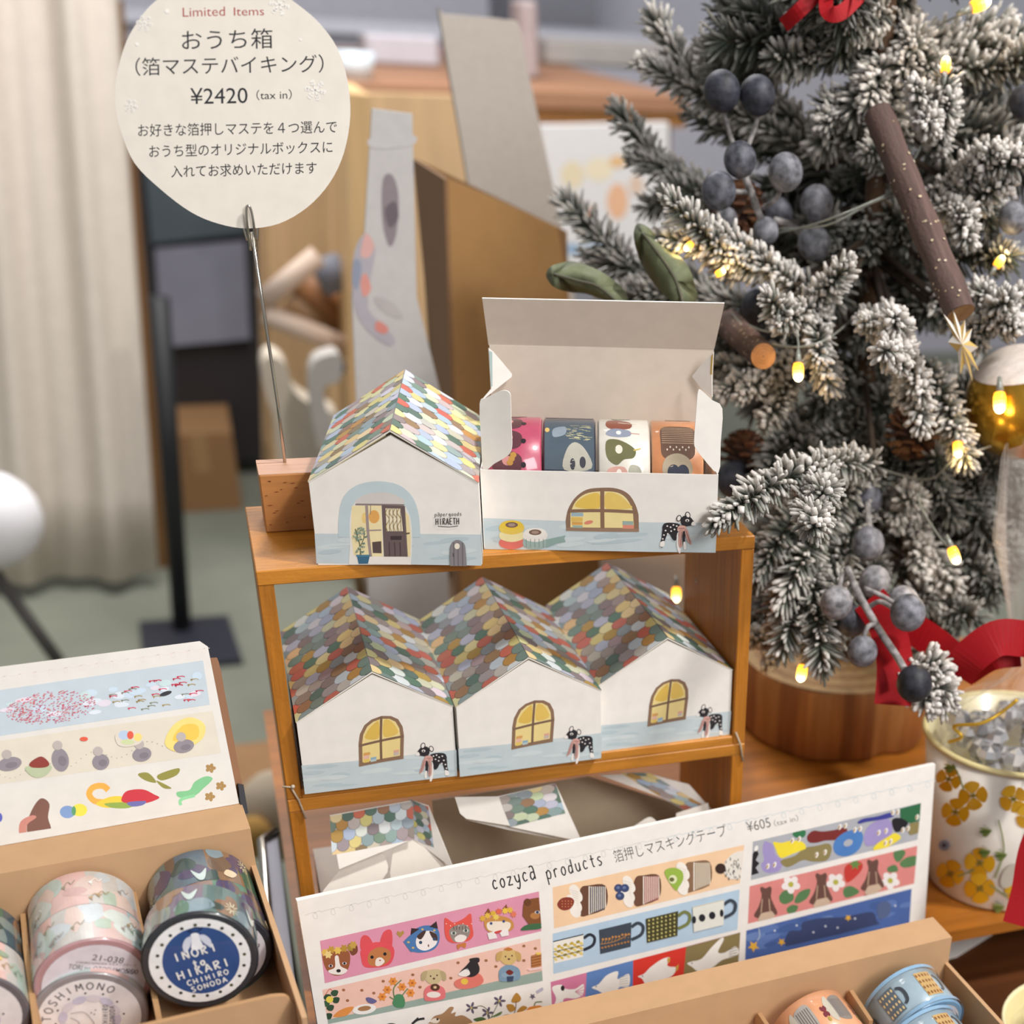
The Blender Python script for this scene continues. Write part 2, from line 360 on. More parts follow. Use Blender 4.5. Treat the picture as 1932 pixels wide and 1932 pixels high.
# ------------------------------------------------------------------ paper houses
TILES = ['#c9705c', '#5f7a6c', '#dcc98a', '#a69b98', '#bcc6d2', '#96785f', '#cdcfb4', '#b8924f', '#93a3a6', '#c2b7b4', '#d8dbe0', '#7b8f86', '#b3bfcf', '#e2d3a0', '#8d817f']
def shingles(b, o, ud, vd, nrm, ul, vl, nu, nv, seed, flip=False, trim=None):
    """rows of round-ended watercolour tiles, u along the ridge and v down the slope"""
    rnd = random.Random(seed); o, ud, vd, nrm = map(Vector, (o, ud, vd, nrm))
    def P(u, v, l): return o+ud*min(max(u, 0), ul)+vd*min(max(v, 0), vl)+nrm*l
    b.poly([P(0, 0, 1e-5), P(ul, 0, 1e-5), P(ul, vl, 1e-5), P(0, vl, 1e-5)], '#c9cdd2')
    for r in range(nv, -1, -1):
        lay = (nv-r+1)*5e-5; v1 = vl*(r+.75)/nv; v0 = v1-vl/nv*1.25
        for k in range(-1, nu+1):
            uu = ul*(k+.5+(.5 if r % 2 else 0)+rnd.uniform(-.06, .06))/nu; hw = ul/nu*.52; tip = v1+rnd.uniform(-.05, .12)*vl/nv
            if uu < -hw*.6 or uu > ul+hw*.6: continue
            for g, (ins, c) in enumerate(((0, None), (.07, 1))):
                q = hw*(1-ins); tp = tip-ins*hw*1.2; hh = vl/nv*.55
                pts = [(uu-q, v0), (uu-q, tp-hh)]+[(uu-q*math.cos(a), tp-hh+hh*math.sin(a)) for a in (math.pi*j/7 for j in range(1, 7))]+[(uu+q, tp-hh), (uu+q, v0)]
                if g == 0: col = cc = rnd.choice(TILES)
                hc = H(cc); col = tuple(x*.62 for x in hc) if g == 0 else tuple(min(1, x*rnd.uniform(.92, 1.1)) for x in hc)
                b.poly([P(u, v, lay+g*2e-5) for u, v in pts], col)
HW_, HE, HA, HL = .07508, .0395, .0612, .1137
WHITE = '#f0ebe4'
def house(M, name, label, draw, group=None, seed=3, nm_lift=.0016):
    t = thing(name, label, 'paper box', M=M, group=group)
    b = MB(M); w, L = HW_, HL
    pf = [(0, 0, 0), (w, 0, 0), (w, 0, HE), (w/2, 0, HA), (0, 0, HE)]; pb = [(x, L, z) for x, y, z in pf]
    b.poly(pf, WHITE); b.poly(pb[::-1], WHITE)
    for i, j in ((0, 1), (1, 2), (4, 0)): b.poly([pf[j], pf[i], pb[i], pb[j]], WHITE)
    for i, j in ((2, 3), (3, 4)): b.poly([pf[i], pb[i], pb[j], pf[j]], '#d8d0c4')
    for x, s in ((-.00012, -1), (w+.00012, 1)):  # grey-blue painted plinth on the side walls
        b.poly([(x, 0, .0002), (x, L, .0002), (x, L, .0135), (x, 0, .0135)], '#c3d0d3')
    N = (M.to_3x3() @ Vector((0, -1, 0))); P0 = M @ Vector((0, 0, 0))
    bw = MB(); bw.V, bw.Fc, bw.C, bw.S = b.V, b.Fc, b.C, b.S
    draw(Art(bw, plane_fn(P0, N)), M)
    b.build('body', PAPER, t)
    # roof lid: two thin slopes standing a hair proud of the gable
    b = MB(M); th = .0006; sl = math.hypot(w/2+.0004, HA-HE)
    for sgn in (-1, 1):
        x0 = w/2; xe = w/2+sgn*(w/2+.0004); zr, ze = HA+nm_lift, HE+.0003
        d = Vector((xe-x0, 0, ze-zr)); n = Vector((-d.z*sgn, 0, d.x*sgn)).normalized()
        if n.z < 0: n = -n
        y0 = -.0004
        pts = [Vector((x0, y0, zr)), Vector((x0, L, zr)), Vector((xe, L, ze)), Vector((xe, y0+.0002, ze))]
        b.prism(pts, -n*th, '#d9cdb6', '#efe8da')
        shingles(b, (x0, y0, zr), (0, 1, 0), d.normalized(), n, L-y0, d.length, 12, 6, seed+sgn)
    b.build('roof', PAPER, t)
    # tuck flaps seen in the gap under the front edge of the lid
    b = MB(M)
    for sgn in (-1, 1):
        a = Vector((w/2+sgn*.002, .0005, HA-.0002)); c = Vector((w/2+sgn*(w/2-.002), .0005, HE+.0006))
        b.prism([a, c, c+Vector((0, .010, .0003)), a+Vector((0, .010, .0003))], (0, 0, .0004), '#e6d9a8' if sgn < 0 else '#8a7f70')
    b.build('tuck_flap', PAPER, t)
    return t
def fawn(a, x, y, k, flip=1):
    """the small black fawn with a pink scarf, the shop's mark"""
    def q(px, py): return (x+flip*px*k, y+py*k)
    K = '#2b282d'
    bl = lambda pts, c: a.blob([q(*p) for p in pts], c, 3)
    bl([(62, 40), (90, 34), (118, 38), (122, 62), (96, 76), (60, 78), (52, 58)], K)         # trunk
    bl([(58, 70), (70, 72), (72, 112), (66, 140), (58, 140), (60, 100)], '#f2ece6'); bl([(58, 70), (66, 72), (64, 105), (58, 118)], K)
    bl([(40, 66), (52, 70), (50, 110), (44, 130), (38, 128), (42, 96)], K); bl([(40, 105), (48, 105), (46, 130), (38, 128)], '#f2ece6')
    bl([(104, 62), (122, 56), (126, 88), (132, 116), (120, 122), (114, 96)], K); bl([(116, 100), (130, 104), (132, 118), (118, 120)], '#f2ece6')
    bl([(80, 66), (98, 66), (88, 92), (76, 98), (72, 84)], K)
    bl([(10, 30), (26, 12), (48, 10), (58, 26), (50, 46), (30, 46), (6, 40)], K)            # head
    bl([(4, 36), (14, 30), (20, 42), (6, 44)], '#f2ece6')
    for e in ((32, 6, 20), (64, 18, -20)): a.ell(*q(e[0], e[1]), 9*k, 12*k, K, e[2]*flip); a.ell(*q(e[0], e[1]), 6*k, 9*k, '#efe7e2', e[2]*flip)
    a.ell(*q(34, 26), 7*k, 5*k, '#efe7e2'); a.ell(*q(34, 27), 3.4*k, 3.4*k, K)
    for p in ((72, 46), (84, 42), (94, 50), (106, 46), (80, 58), (92, 64), (112, 62), (104, 74), (118, 78), (122, 92), (66, 62)): a.ell(*q(*p), 3.2*k, 2.8*k, '#f2ece6', n=8)
    bl([(38, 48), (62, 44), (70, 60), (50, 66)], '#d9a79c'); bl([(50, 60), (62, 58), (66, 98), (62, 122), (52, 118), (54, 90)], '#c99a90')
    bl([(34, 58), (44, 58), (34, 100), (18, 112), (26, 84)], '#c99a90')
    for p0, p1 in (((54, 66), (58, 116)), ((38, 64), (24, 106)), ((44, 54), (66, 54))): a.line([q(*p0), q(*p1)], 1.6*k, '#6f4a48')
def arch_window(a, x0, y0, x1, y1, sk, items):
    """watercolour window: brown frame, yellow panes; sk is how much the right side rises"""
    def q(u, v): return (x0+(x1-x0)*u, y0+(y1-y0)*v+sk*u)
    outer = [(0, 1), (-.01, .5), (.02, .3), (.12, .12), (.28, .02), (.5, -.02), (.72, .02), (.88, .12), (.98, .3), (1.01, .5), (1, 1)]
    a.poly([q(*p) for p in outer], '#8d6f58')
    a.poly([q(.5+(u-.5)*.84, .5+(v-.5)*.88) for u, v in outer], '#ecd692')
    a.blob([q(.14, .42), (q(.2, .25)), q(.34, .12), q(.44, .1), q(.44, .46)], '#dfba58'); a.blob([q(.56, .1), q(.7, .12), q(.84, .3), q(.86, .44), q(.56, .45)], '#e3c062')
    for u, v, du, dv, c in items: a.poly([q(u, v), q(u+du, v), q(u+du, v+dv), q(u, v+dv)], c)
    a.line([q(.5, -.01), q(.49, .5), q(.5, 1)], (x1-x0)*.055, '#7d6250', up=False); a.line([q(0, .56), q(.5, .53), q(1, .52)], (y1-y0)*.05, '#7d6250')
    a.line([q(0, 1), q(.5, .99), q(1, 1)], (y1-y0)*.05, '#8d6f58')
def wash(a, top, bot, cols=('#c6d2d5', '#b9c8cd', '#d0dadb'), seed=1):
    a.poly(top+bot[::-1], cols[0]); r = random.Random(seed)
    for i in range(16):
        u = r.random()*.9+.05; v = r.random()*.8+.1
        tx = top[0][0]+(top[-1][0]-top[0][0])*u; ty = top[0][1]+(top[-1][1]-top[0][1])*u; by = bot[0][1]+(bot[-1][1]-bot[0][1])*u
        wx = abs(top[-1][0]-top[0][0])*r.uniform(.05, .12); hy = abs(by-ty)*r.uniform(.04, .1)
        a.ell(tx, ty+(by-ty)*v, min(wx, abs(top[-1][0]-top[0][0])*min(u, 1-u)*.9), hy, cols[1+i % 2], -5, 12)
def draw_end(a, M):
    a.at(460, 1040, 3.864)
    wash(a, [(420, 1562), (800, 1530), (1180, 1490), (1550, 1448)], [(445, 1772), (820, 1728), (1200, 1680), (1555, 1638)])
    arch_window(a, 840, 1236, 1164, 1562, -58, [(.1, .74, .15, .06, '#d9a25a'), (.1, .8, .13, .08, '#e6b9a4'), (.1, .88, .13, .08, '#e4c66a'), (.26, .87, .13, .05, '#8fb0c4'), (.26, .92, .13, .05, '#b9c9c9'), (.78, .8, .12, .05, '#e0a793'), (.78, .85, .12, .07, '#c5b7b0')])
    fawn(a, 1245, 1405, 1.9)
def MZ(x, y, z, r): return Matrix.Translation((x, y, z)) @ Matrix.Rotation(r, 4, 'Z')
ZM = HM+.0053
HG = 'closed house boxes in the upper crate'
h1 = house(MZ(.0091, -.0041, ZM, -.0058), 'house_box', 'left of three white paper house boxes with tiled roofs in the upper crate', draw_end, HG)
dup(h1, MZ(.0858, -.0061, ZM, .0169), 'middle of three white paper house boxes with tiled roofs in the upper crate', HG)
dup(h1, MZ(.1615, .0014, ZM, .0196), 'right of three white paper house boxes with tiled roofs, beside the crate post', HG)
def draw_door(a, M):
    a.at(560, 640, 4.391)
    wash(a, [(147, 1610), (500, 1612), (1000, 1612), (1525, 1618)], [(163, 1858), (500, 1862), (1000, 1868), (1530, 1876)], seed=4)
    arch = [(345, 1640), (345, 1500), (375, 1330), (460, 1230), (580, 1185), (720, 1178), (860, 1215), (960, 1310), (1010, 1450), (1025, 1640)]
    a.poly(smooth(arch, 4, False), '#c3d2d6')
    inner = [(430, 1866), (440, 1700), (440, 1500), (470, 1370), (560, 1300), (680, 1278), (800, 1300), (890, 1370), (945, 1500), (955, 1700), (945, 1868)]
    a.poly(smooth(inner, 4, False), '#e9e4dc')
    a.blob([(495, 1360), (560, 1290), (700, 1268), (820, 1290), (880, 1360)], '#d3cdc8')
    a.poly([(455, 1380), (700, 1375), (715, 1800), (600, 1800), (470, 1790), (450, 1600)], '#f0dfae'); a.ell(640, 1470, 45, 55, '#e3a95c'); a.ell(560, 1480, 22, 45, '#ecca80')
    a.poly([(885, 1400), (930, 1470), (945, 1640), (940, 1800), (905, 1800)], '#ecd9a6')
    for p in ([(485, 1368), (890, 1372)], ): a.line(p, 14, '#8a7b78')
    a.line([(578, 1372), (590, 1600), (612, 1800)], 24, '#a2918c'); a.line([(575, 1585), (700, 1580)], 12, '#a2918c'); a.line([(612, 1375), (610, 1450)], 6, '#8a7b78')
    a.poly([(625, 1680), (700, 1672), (703, 1772), (630, 1770)], '#5c4b48')
    a.poly([(703, 1372), (888, 1380), (905, 1600), (912, 1800), (722, 1800)], '#6b5a59')
    a.poly([(735, 1400), (860, 1402), (880, 1590), (745, 1590)], '#eadfc0')
    for k in range(4):
        x = 752+k*32; a.line([(x, 1400), (x-16, 1440), (x+14, 1490), (x-12, 1545), (x, 1590)], 6, '#9a8148'); a.line([(x+12, 1400), (x+16, 1590)], 5, '#7d6a55')
    a.poly([(775, 1630), (870, 1628), (868, 1660), (778, 1660)], '#413537')
    for k in range(3): a.line([(765+k*45, 1680), (770+k*45, 1795)], 8, '#4f4142')
    a.line([(888, 1380), (912, 1800)], 16, '#6e5f60'); a.line([(900, 1610), (935, 1605)], 12, '#5b5142')
    a.poly([(500, 1800), (900, 1806), (940, 1866), (600, 1862)], '#efe8e0')
    a.poly([(498, 1790), (606, 1790), (590, 1858), (514, 1860)], '#3d6a86'); a.poly([(490, 1784), (610, 1784), (604, 1800), (496, 1800)], '#4f7f98')
    a.line([(530, 1790), (522, 1700), (500, 1620), (485, 1570)], 8, '#5c6b52'); a.line([(524, 1720), (555, 1650), (560, 1590)], 6, '#5c6b52')
    r = random.Random(2)
    for k in range(34):
        yy = r.uniform(1560, 1770); a.ell(525+r.uniform(-62, 62)*(1-abs(yy-1660)/190), yy, 13, 7, r.choice(['#7c9180', '#98a78f', '#a9b6a4', '#6d8275']), r.uniform(-60, 60), 8)
    a.poly(smooth([(1270, 1876), (1270, 1740), (1290, 1680), (1335, 1660), (1385, 1690), (1400, 1750), (1408, 1876)], 4, False), '#8a8588')
    for x in (1300, 1335, 1372): a.line([(x, 1680), (x+3, 1874)], 9, '#6f696e')
    a.ell(1328, 1712, 22, 25, '#f2ead6'); a.line([(1296, 1770), (1298, 1800)], 8, '#4d494c')
    letter(a, 'HIRAETH', (1152, 1535), (1352, 1530), 52, 7, '#4b4648', .8)
    a.line([(1170, 1546), (1260, 1552), (1336, 1544)], 5, '#4b4648')
    letter(a, 'papergoods', (1142, 1465), (1372, 1458), 30, 4, '#5b5658', .85)
house(MZ(.0279, .0024, HT+.0001, -.1983), 'house_box', 'white paper house box with painted arched door on top of the shelf', draw_door, seed=11, nm_lift=.0024)
# ------------------------------------------------------------------ opened house box with four tapes
MO = MZ(.1062, .0079, HT+.0001, -.2487)
t = thing('open_house_box', 'opened white paper house box with four tapes inside, on top of the shelf', 'paper box', M=MO)
L_, WY = HL, HW_
b = MB(MO); th = .0006
b.box((0, 0, 0), (L_, th, HE), WHITE); b.box((0, WY-th, 0), (L_, WY, HE), '#e9e2d8'); b.box((0, 0, 0), (L_, WY, th), '#e9e2d8')
b.box((0, th, 0), (th, WY-th, HE), WHITE); b.box((L_-th, th, 0), (L_, WY-th, HE), WHITE)
bw = b; N = MO.to_3x3() @ Vector((0, -1, 0)); bw.m = None
a = Art(bw, plane_fn(MO @ Vector((0, 0, 0)), N)); a.at(900, 540, 3.715)
wash(a, [(45, 1625), (600, 1645), (1200, 1655), (1682, 1660)], [(55, 1842), (600, 1850), (1200, 1862), (1672, 1868)], seed=8)
q0 = [(625, 1705), (622, 1640), (640, 1560), (690, 1480), (770, 1425), (880, 1412), (980, 1418), (1060, 1455), (1110, 1530), (1132, 1600), (1135, 1712)]
a.poly([q0[0]]+smooth(q0[1:-1], 4, False)+[q0[-1]], '#8d6f58')
a.poly([(655, 1690)]+smooth([(655, 1590), (690, 1510), (760, 1455), (860, 1438), (980, 1445), (1050, 1490), (1092, 1570)], 4, False)+[(1100, 1695)], '#efdc9c')
a.blob([(690, 1545), (740, 1480), (850, 1450), (855, 1555)], '#e6c25c'); a.blob([(905, 1450), (990, 1460), (1060, 1520), (1080, 1555), (905, 1558)], '#e7c86c')
for x, y, wd, hh, c in ((660, 1585, 85, 28, '#9fb6bd'), (660, 1618, 80, 30, '#dfba60'), (665, 1650, 75, 22, '#d9a257'), (670, 1675, 70, 22, '#9fb3a6'), (1020, 1645, 75, 28, '#9aaea6'), (1022, 1672, 78, 32, '#dd8f7a')):
    a.poly([(x, y), (x+wd, y+2), (x+wd, y+hh), (x, y+hh)], c)
a.ell(782, 1655, 32, 13, '#dd8a72', -12)
a.line([(878, 1415), (878, 1560), (880, 1712)], 28, '#8a6c56'); a.line([(640, 1575), (880, 1572), (1120, 1582)], 22, '#8a6c56'); a.line([(625, 1702), (880, 1708), (1135, 1710)], 22, '#9a7c66')
def drawn_roll(x, y, wd, rows, top):
    for i, c in enumerate(rows[::-1]):
        yb = y-i*52; a.poly(smooth([(x, yb-55), (x, yb-8), (x+wd/2, yb+14), (x+wd, yb-8), (x+wd, yb-55), (x+wd/2, yb-40)], 4), c)
    yt = y-len(rows)*52; a.ell(x+wd/2, yt, wd/2, 34, top); a.ell(x+wd/2, yt-2, 44, 20, '#7d6153'); a.ell(x+wd/2, yt-2, 26, 11, '#a99283')
drawn_roll(164, 1830, 158, ['#e4c558', '#e9dda8', '#d9756a'], '#e7c544')
drawn_roll(330, 1830, 155, ['#e9e3dc', '#9fb3ad'], '#eee8e0')
a.poly([(485, 1775), (560, 1758), (622, 1745), (612, 1768), (622, 1790), (560, 1800), (485, 1830)], '#8fa9a3')
for k in range(5): a.line([(345+k*30, 1770), (346+k*30, 1830)], 4, '#7f9891')
a.o = (0, 0, 1)
fawn(a, 900+1540/3.715, 540+1590/3.715, 1.95/3.715, -1)
b.build('tray', PAPER, t)
# flaps: folded card panels, each on its own plane
def panel(name, px, P0, Nn, th=.0006, col=WHITE, extra=None, rnd=0):
    b = MB(); N = Vector(Nn).normalized()
    if N.dot(CPOS-Vector(P0)) < 0: N = -N
    pts = [onp(900+x/3.715, 540+y/3.715, P0, N) for x, y in px]
    b.prism(pts, -N*th, col, '#fffaf2')
    if extra: extra(b, P0, N)
    return b.build(name, PAPER, t)
Lw = lambda x, y, z: MO @ Vector((x, y, z))
Dw = lambda x, y, z: (MO.to_3x3() @ Vector((x, y, z))).normalized()
panel('side_flap', smooth([(18, 822), (60, 785), (120, 755), (185, 730), (225, 745), (235, 790), (240, 960), (245, 1100), (236, 1160), (205, 1195), (120, 1245), (45, 1290), (30, 1100)], 3), Lw(0, .002, .04), Dw(-.25, -1, 0))
panel('side_flap', smooth([(1720, 858), (1650, 800), (1580, 735), (1555, 728), (1545, 770), (1535, 900), (1522, 1090), (1535, 1140), (1580, 1200), (1692, 1308), (1708, 1100)], 3), Lw(L_, .002, .04), Dw(.25, -1, 0))
def gus(poly, col):
    return lambda b, P0, N: b.poly([onp(900+x/3.715, 540+y/3.715, P0, N)+N*.0002 for x, y in poly], col)
panel('gusset_flap', [(82, 432), (112, 456), (180, 535), (246, 615), (243, 636), (130, 725), (24, 812), (100, 722)], Lw(0, .066, .07), Dw(.55, -1, 0), extra=gus([(84, 450), (106, 462), (108, 700), (96, 705)], '#a9bdbb'))
panel('gusset_flap', [(1658, 462), (1645, 470), (1580, 540), (1506, 632), (1575, 720), (1648, 775), (1645, 620)], Lw(L_, .066, .07), Dw(-.55, -1, 0), extra=gus([(1656, 470), (1642, 490), (1636, 620), (1648, 618)], '#c9a54e'))
back0 = Lw(0, WY-.001, .05)
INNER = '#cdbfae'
panel('back_panel', [(86, 414), (1660, 440), (1648, 780), (1610, 1300), (110, 1280), (96, 700)], back0, Dw(0, -1, .05), col='#cdbfb0')  # greyer inside board, with the lid's shade put into its colour
cr = onp(900+870/3.715, 540+425/3.715, back0, Dw(0, -1, .05))
panel('lid_strip', [(36, 85), (1735, 120), (1663, 440), (80, 412)], cr, Dw(0, -1, -.28), col='#cdbfb0', th=.0009)  # strip colour carries the same shade as the panel below
# tapes lying in the box, axis along its length
def band_fn(M, r, w):
    """surface of a roll: u is turns along the band (0..1), v across (0..1)"""
    def fn(u, v, l):
        a = 2*math.pi*u; return M @ Vector(((r+l)*math.cos(a), (r+l)*math.sin(a), (v-.5)*w))
    return fn
class BandArt(Art):
    kx = 5.27; bend = (0, 1/90)
    def line(s, pts, wd, col, sm=True, up=True):    # width in degrees; x runs 0..1 across the band
        f0 = s.fn; s.fn = lambda x, y, l: f0(x/s.kx, y, l); Art.line(s, [(x*s.kx, y) for x, y in pts], wd, col, sm, up); s.fn = f0
def tape_roll(name, label, M, r, w, base, band, group=None, face=None, core='#cbb79a', rim=None, cat='masking tape', inner=.36):
    """roll about local z; +z is the face with the round label"""
    t = thing(name, label, cat, M=M, group=group); rim = rim or base
    b = MB(); n = 64; ri = r*inner
    prof = [(ri, -w/2), (r*.96, -w/2), (r, -w/2+r*.035), (r, w/2-r*.035), (r*.96, w/2), (ri, w/2)]
    b.lathe(prof, M, base, n, [rim, rim, base, rim, rim], smooth=False)
    for k in range(len(b.Fc)): b.S[k] = True if n*1 <= k < 4*n else False
    if band: bf = band_fn(M, r, w); band(BandArt(b, lambda u, v, l: bf(u, v, l+6e-5), 8e-6))
    b.build('tape_band', FILM, t)
    b = MB(); b.lathe([(ri, -w/2), (ri, w/2), (ri*.86, w/2), (ri*.86, -w/2), (ri, -w/2)], M, core, 32); b.build('core', KRAFT, t)
    if face:
        b = MB(); z = w/2+.0003
        b.poly([M @ Vector((r*.87*math.cos(2*math.pi*k/40), r*.87*math.sin(2*math.pi*k/40), z)) for k in range(40)], face[0])
        f = Art(b, lambda x, y, l: M @ Vector((x*r*.87, -y*r*.87, z+l)), 8e-6); face[1](f); b.build('round_label', FILM, t)
    return t
def rmat(center, axis, up=(0, 0, 1)):
    z = Vector(axis).normalized(); y = Vector(up)-z*Vector(up).dot(z); y.normalize(); x = y.cross(z)
    return Matrix.Translation(center) @ Matrix((x, y, z)).transposed().to_4x4()
TR, TW = .0268, .0255
def in_box(xpx, base, rim, band, label, core='#cbb79a'):
    xl = min(range(0, 1140), key=lambda i: abs(pix(Lw(i*1e-4, WY/2-.012, .05))[0]-xpx))*1e-4
    c = Lw(xl, WY/2, TR+.0007); M = rmat(c, Dw(1, 0, 0), (0, 0, 1))
    return tape_roll('masking_tape', label, M, TR, TW, base, band, 'tapes in the opened house box', rim=rim, core=core)
# u turns: local x is horizontal, y is up; the side facing the viewer lies round u = .30 (top) to .52
_m = rmat((0, 0, 0), Dw(1, 0, 0)); VU = 0.0 if (_m.to_3x3() @ Vector((1, 0, 0))).dot(CPOS-Lw(0, 0, 0)) > 0 else .5
def uu(d): return (d/360.0) if VU == 0 else .5-d/360.0     # d = degrees up from level, facing the viewer
def vband(fn):
    def f(a):
        base = a.fn; a.kx = 50; a.bend = (1, 4); a.fn = lambda x, y, l: base(uu(y), x, l); fn(a)      # x across the tape 0..1, y degrees
    return f
def b_pink(a):
    for y in range(20, 150, 26): a.blob([(.08, y), (.15, y+14), (.4, y+18), (.62, y+12), (.6, y-2), (.35, y-6)], '#5c3038'); a.ell(.36, y+8, .10, 5, '#c98a86'); a.ell(.66, y+4, .05, 3, '#241c22')
    for y in (26, 30, 34): a.ell(.2+y*.008, y, .06, 3, '#b98a3c')
def b_navy(a):
    a.poly([(.03, 20), (.97, 20), (.97, 82), (.6, 86), (.03, 84)], '#4c5a66'); a.poly([(.03, 95), (.97, 95), (.97, 140), (.03, 140)], '#34384e')
    a.blob([(.40, 20), (.44, 40), (.6, 50), (.8, 42), (.92, 22)], '#b7b3a6'); a.ell(.56, 26, .05, 6, '#3b3a44'); a.ell(.75, 28, .06, 6, '#3b3a44')
    r = random.Random(4)
    for i in range(46): x = r.uniform(.42, .85); y = r.uniform(52, 76); a.line([(x, y), (x+.09, y-.3)], .5, '#cfc79c', up=False)
    a.z += 1; a.ell(.08, 66, .045, 3.5, '#d8b46a'); a.blob([(.2, 56), (.42, 60), (.42, 72), (.2, 68)], '#8d99a5')
    for i in range(14): a.ell(r.uniform(.7, .95), r.uniform(98, 125), .012, 1, '#e6dfc8')
def b_cream(a):
    a.blob([(.16, 76), (.3, 70), (.62, 72), (.64, 84), (.4, 92), (.2, 90)], '#8c4a38'); a.line([(.4, 84), (.75, 81)], 1.2, '#e9e0cc')
    a.blob([(.15, 62), (.35, 58), (.62, 60), (.6, 68), (.3, 71)], '#8f95a6'); a.ell(.4, 64.5, .05, 3, '#e9e6e0'); a.line([(.62, 64), (.8, 63)], 1, '#c8907a')
    a.blob([(.17, 34), (.16, 52), (.34, 55), (.56, 50), (.72, 42), (.68, 34), (.5, 32), (.35, 26)], '#6c6a44'); a.ell(.4, 43, .07, 5, '#e2dccb'); a.line([(.68, 42), (.82, 44)], 1.6, '#c9b35a')
    a.blob([(.18, 10), (.2, 22), (.5, 24), (.55, 12)], '#d3a296'); a.ell(.4, 18, .05, 4, '#efe6dc'); a.blob([(.6, 14), (.62, 26), (.8, 24), (.82, 12)], '#b3b3a2')
    a.blob([(.3, 96), (.3, 112), (.6, 114), (.62, 98)], '#9aa089')
def b_peach(a):
    a.blob([(.18, 50), (.2, 74), (.5, 78), (.82, 74), (.84, 50), (.8, 36), (.5, 30), (.22, 36)], '#6b4d3c')
    for k in range(9): a.line([(.2, 52+k*2.8), (.82, 52+k*2.8)], .9, '#b59a80', sm=False, up=False)
    for k in range(11): a.line([(.22+k*.06, 51), (.22+k*.06, 75)], .9, '#8a6a54', sm=False, up=False)
    a.z += 1; a.blob([(.22, 18), (.26, 34), (.5, 40), (.72, 34), (.78, 20), (.5, 8)], '#b3a48c')
    a.ell(.42, 20, .12, 8, '#2f3345'); a.ell(.6, 20, .12, 8, '#2f3345'); a.ell(.5, 12, .12, 8, '#262a3c'); a.line([(.65, 16), (.85, 16)], .8, '#d9c9ae')
    for i in range(8): a.ell(.3+i*.06, 44+3*(i % 2), .014, 1.2, '#e9dcc4')
    a.poly([(.3, 100), (.8, 100), (.8, 114), (.3, 114)], '#9d9a6a')
in_box(972, '#b84a66', '#c4566f', vband(b_pink), 'pink tape with brown faces, first from the left in the opened box')
in_box(1074, '#3b4252', '#2c3040', vband(b_navy), 'navy tape with grey creature, second from the left in the opened box')
in_box(1177, '#e3ddd2', '#d9d2c6', vband(b_cream), 'cream tape with a green pear, third from the left in the opened box')
in_box(1277, '#da9262', '#dd9c6e', vband(b_peach), 'peach tape with a chocolate cake, rightmost in the opened box')
# ------------------------------------------------------------------ beech block memo stand and round price sign
t = thing('memo_stand', 'beech block with a thin steel wire clip holding the round sign', 'card stand', (.034, .065, HT))
b = MB(); b.bevel_box((.0079, .052, HT+.0001), (.060, .0783, HT+.0288), .0006, '#d9925c')
for k in range(len(b.C)): b.C[k] = H('#be8048')
rr = random.Random(5)
for i in range(34):
    x = rr.uniform(.010, .056); z = HT+rr.uniform(.003, .026); l = rr.uniform(.0006, .0016)
    b.poly([(x-l, .05195, z), (x, .05195, z-.0003), (x+l, .05195, z+.0001), (x, .05195, z+.0004)], '#8f4f28')
b.poly([(.008, .0527, HT+.02885), (.0595, .0527, HT+.02885), (.0595, .0776, HT+.02885), (.008, .0776, HT+.02885)], '#cf9f82')
b.box((.0081, .0712, HT+.0288), (.0215, .0718, HT+.02892), '#8c5b3f')
b.build('block', BEECH, t)
zc = .3785
b = MB(); b.tube([(.0213, .0715, HT+.02), (.0213, .0715, .3), (.0203, .0712, .34), (.0192, .0708, zc)], .00075, '#cfc8bd', 8)
b.build('wire_stem', METAL, t)
b = MB(); cx = .0190
b.tube(smooth([(cx-.0012, .0718, zc-.008), (cx-.0014, .0700, zc+.004), (cx-.0008, .0697, zc+.0105), (cx+.0008, .0697, zc+.0105), (cx+.0014, .0700, zc+.004), (cx+.0012, .0718, zc-.008)], 4, False), .0006, '#cfc8bd', 8)
b.tube(smooth([(cx-.0022, .0735, zc-.004), (cx-.003, .0737, zc+.004), (cx, .0738, zc+.009), (cx+.003, .0737, zc+.004), (cx+.0022, .0735, zc-.004)], 4, False), .0005, '#cfc8bd', 8)
b.build('clip', METAL, t)
b = MB(); P0 = Vector((.0188, .0722, .43)); N = Vector((CPOS.x-P0.x, CPOS.y-P0.y, 0)).normalized()
fn = plane_fn(P0, N)
rim = smooth([(217, 188), (221, 136), (236, 84), (260, 40), (292, 3), (340, -25), (400, -42), (462, -40), (518, -20), (564, 10), (604, 45), (636, 90), (655, 148), (661, 217), (649, 288), (622, 345), (580, 391), (526, 422), (467, 431), (412, 422), (360, 400), (304, 358), (254, 308), (228, 248)], 4)
b.prism([fn(x, y, 0) for x, y in rim], -N*.0012, '#ece5da', '#ded3c3')
a = Art(b, fn, 1e-5); a.at(0, 0, 2.76)
K = '#2a2a2e'; T = lambda s, p, q, h, c=K, o=-.001: a.text(s, p, q, h, c, o)
T('Limited', (952, 88), (1172, 82), 48, '#a8322e', -.004); T('Items', (1218, 82), (1375, 80), 44, '#a8322e', -.004)
T('おうち箱', (948, 262), (1420, 252), 105)
T('（箔マステバイキング）', (706, 396), (1686, 378), 96)
T('¥2420', (992, 543), (1290, 537), 84, K, 0); T('（tax in）', (1336, 522), (1520, 518), 54)
T('お好きな箔押しマステを４つ選んで', (720, 712), (1755, 692), 66); T('おうち型のオリジナルボックスに', (778, 820), (1732, 796), 64); T('入れてお求めいただけます', (892, 925), (1650, 905), 64)
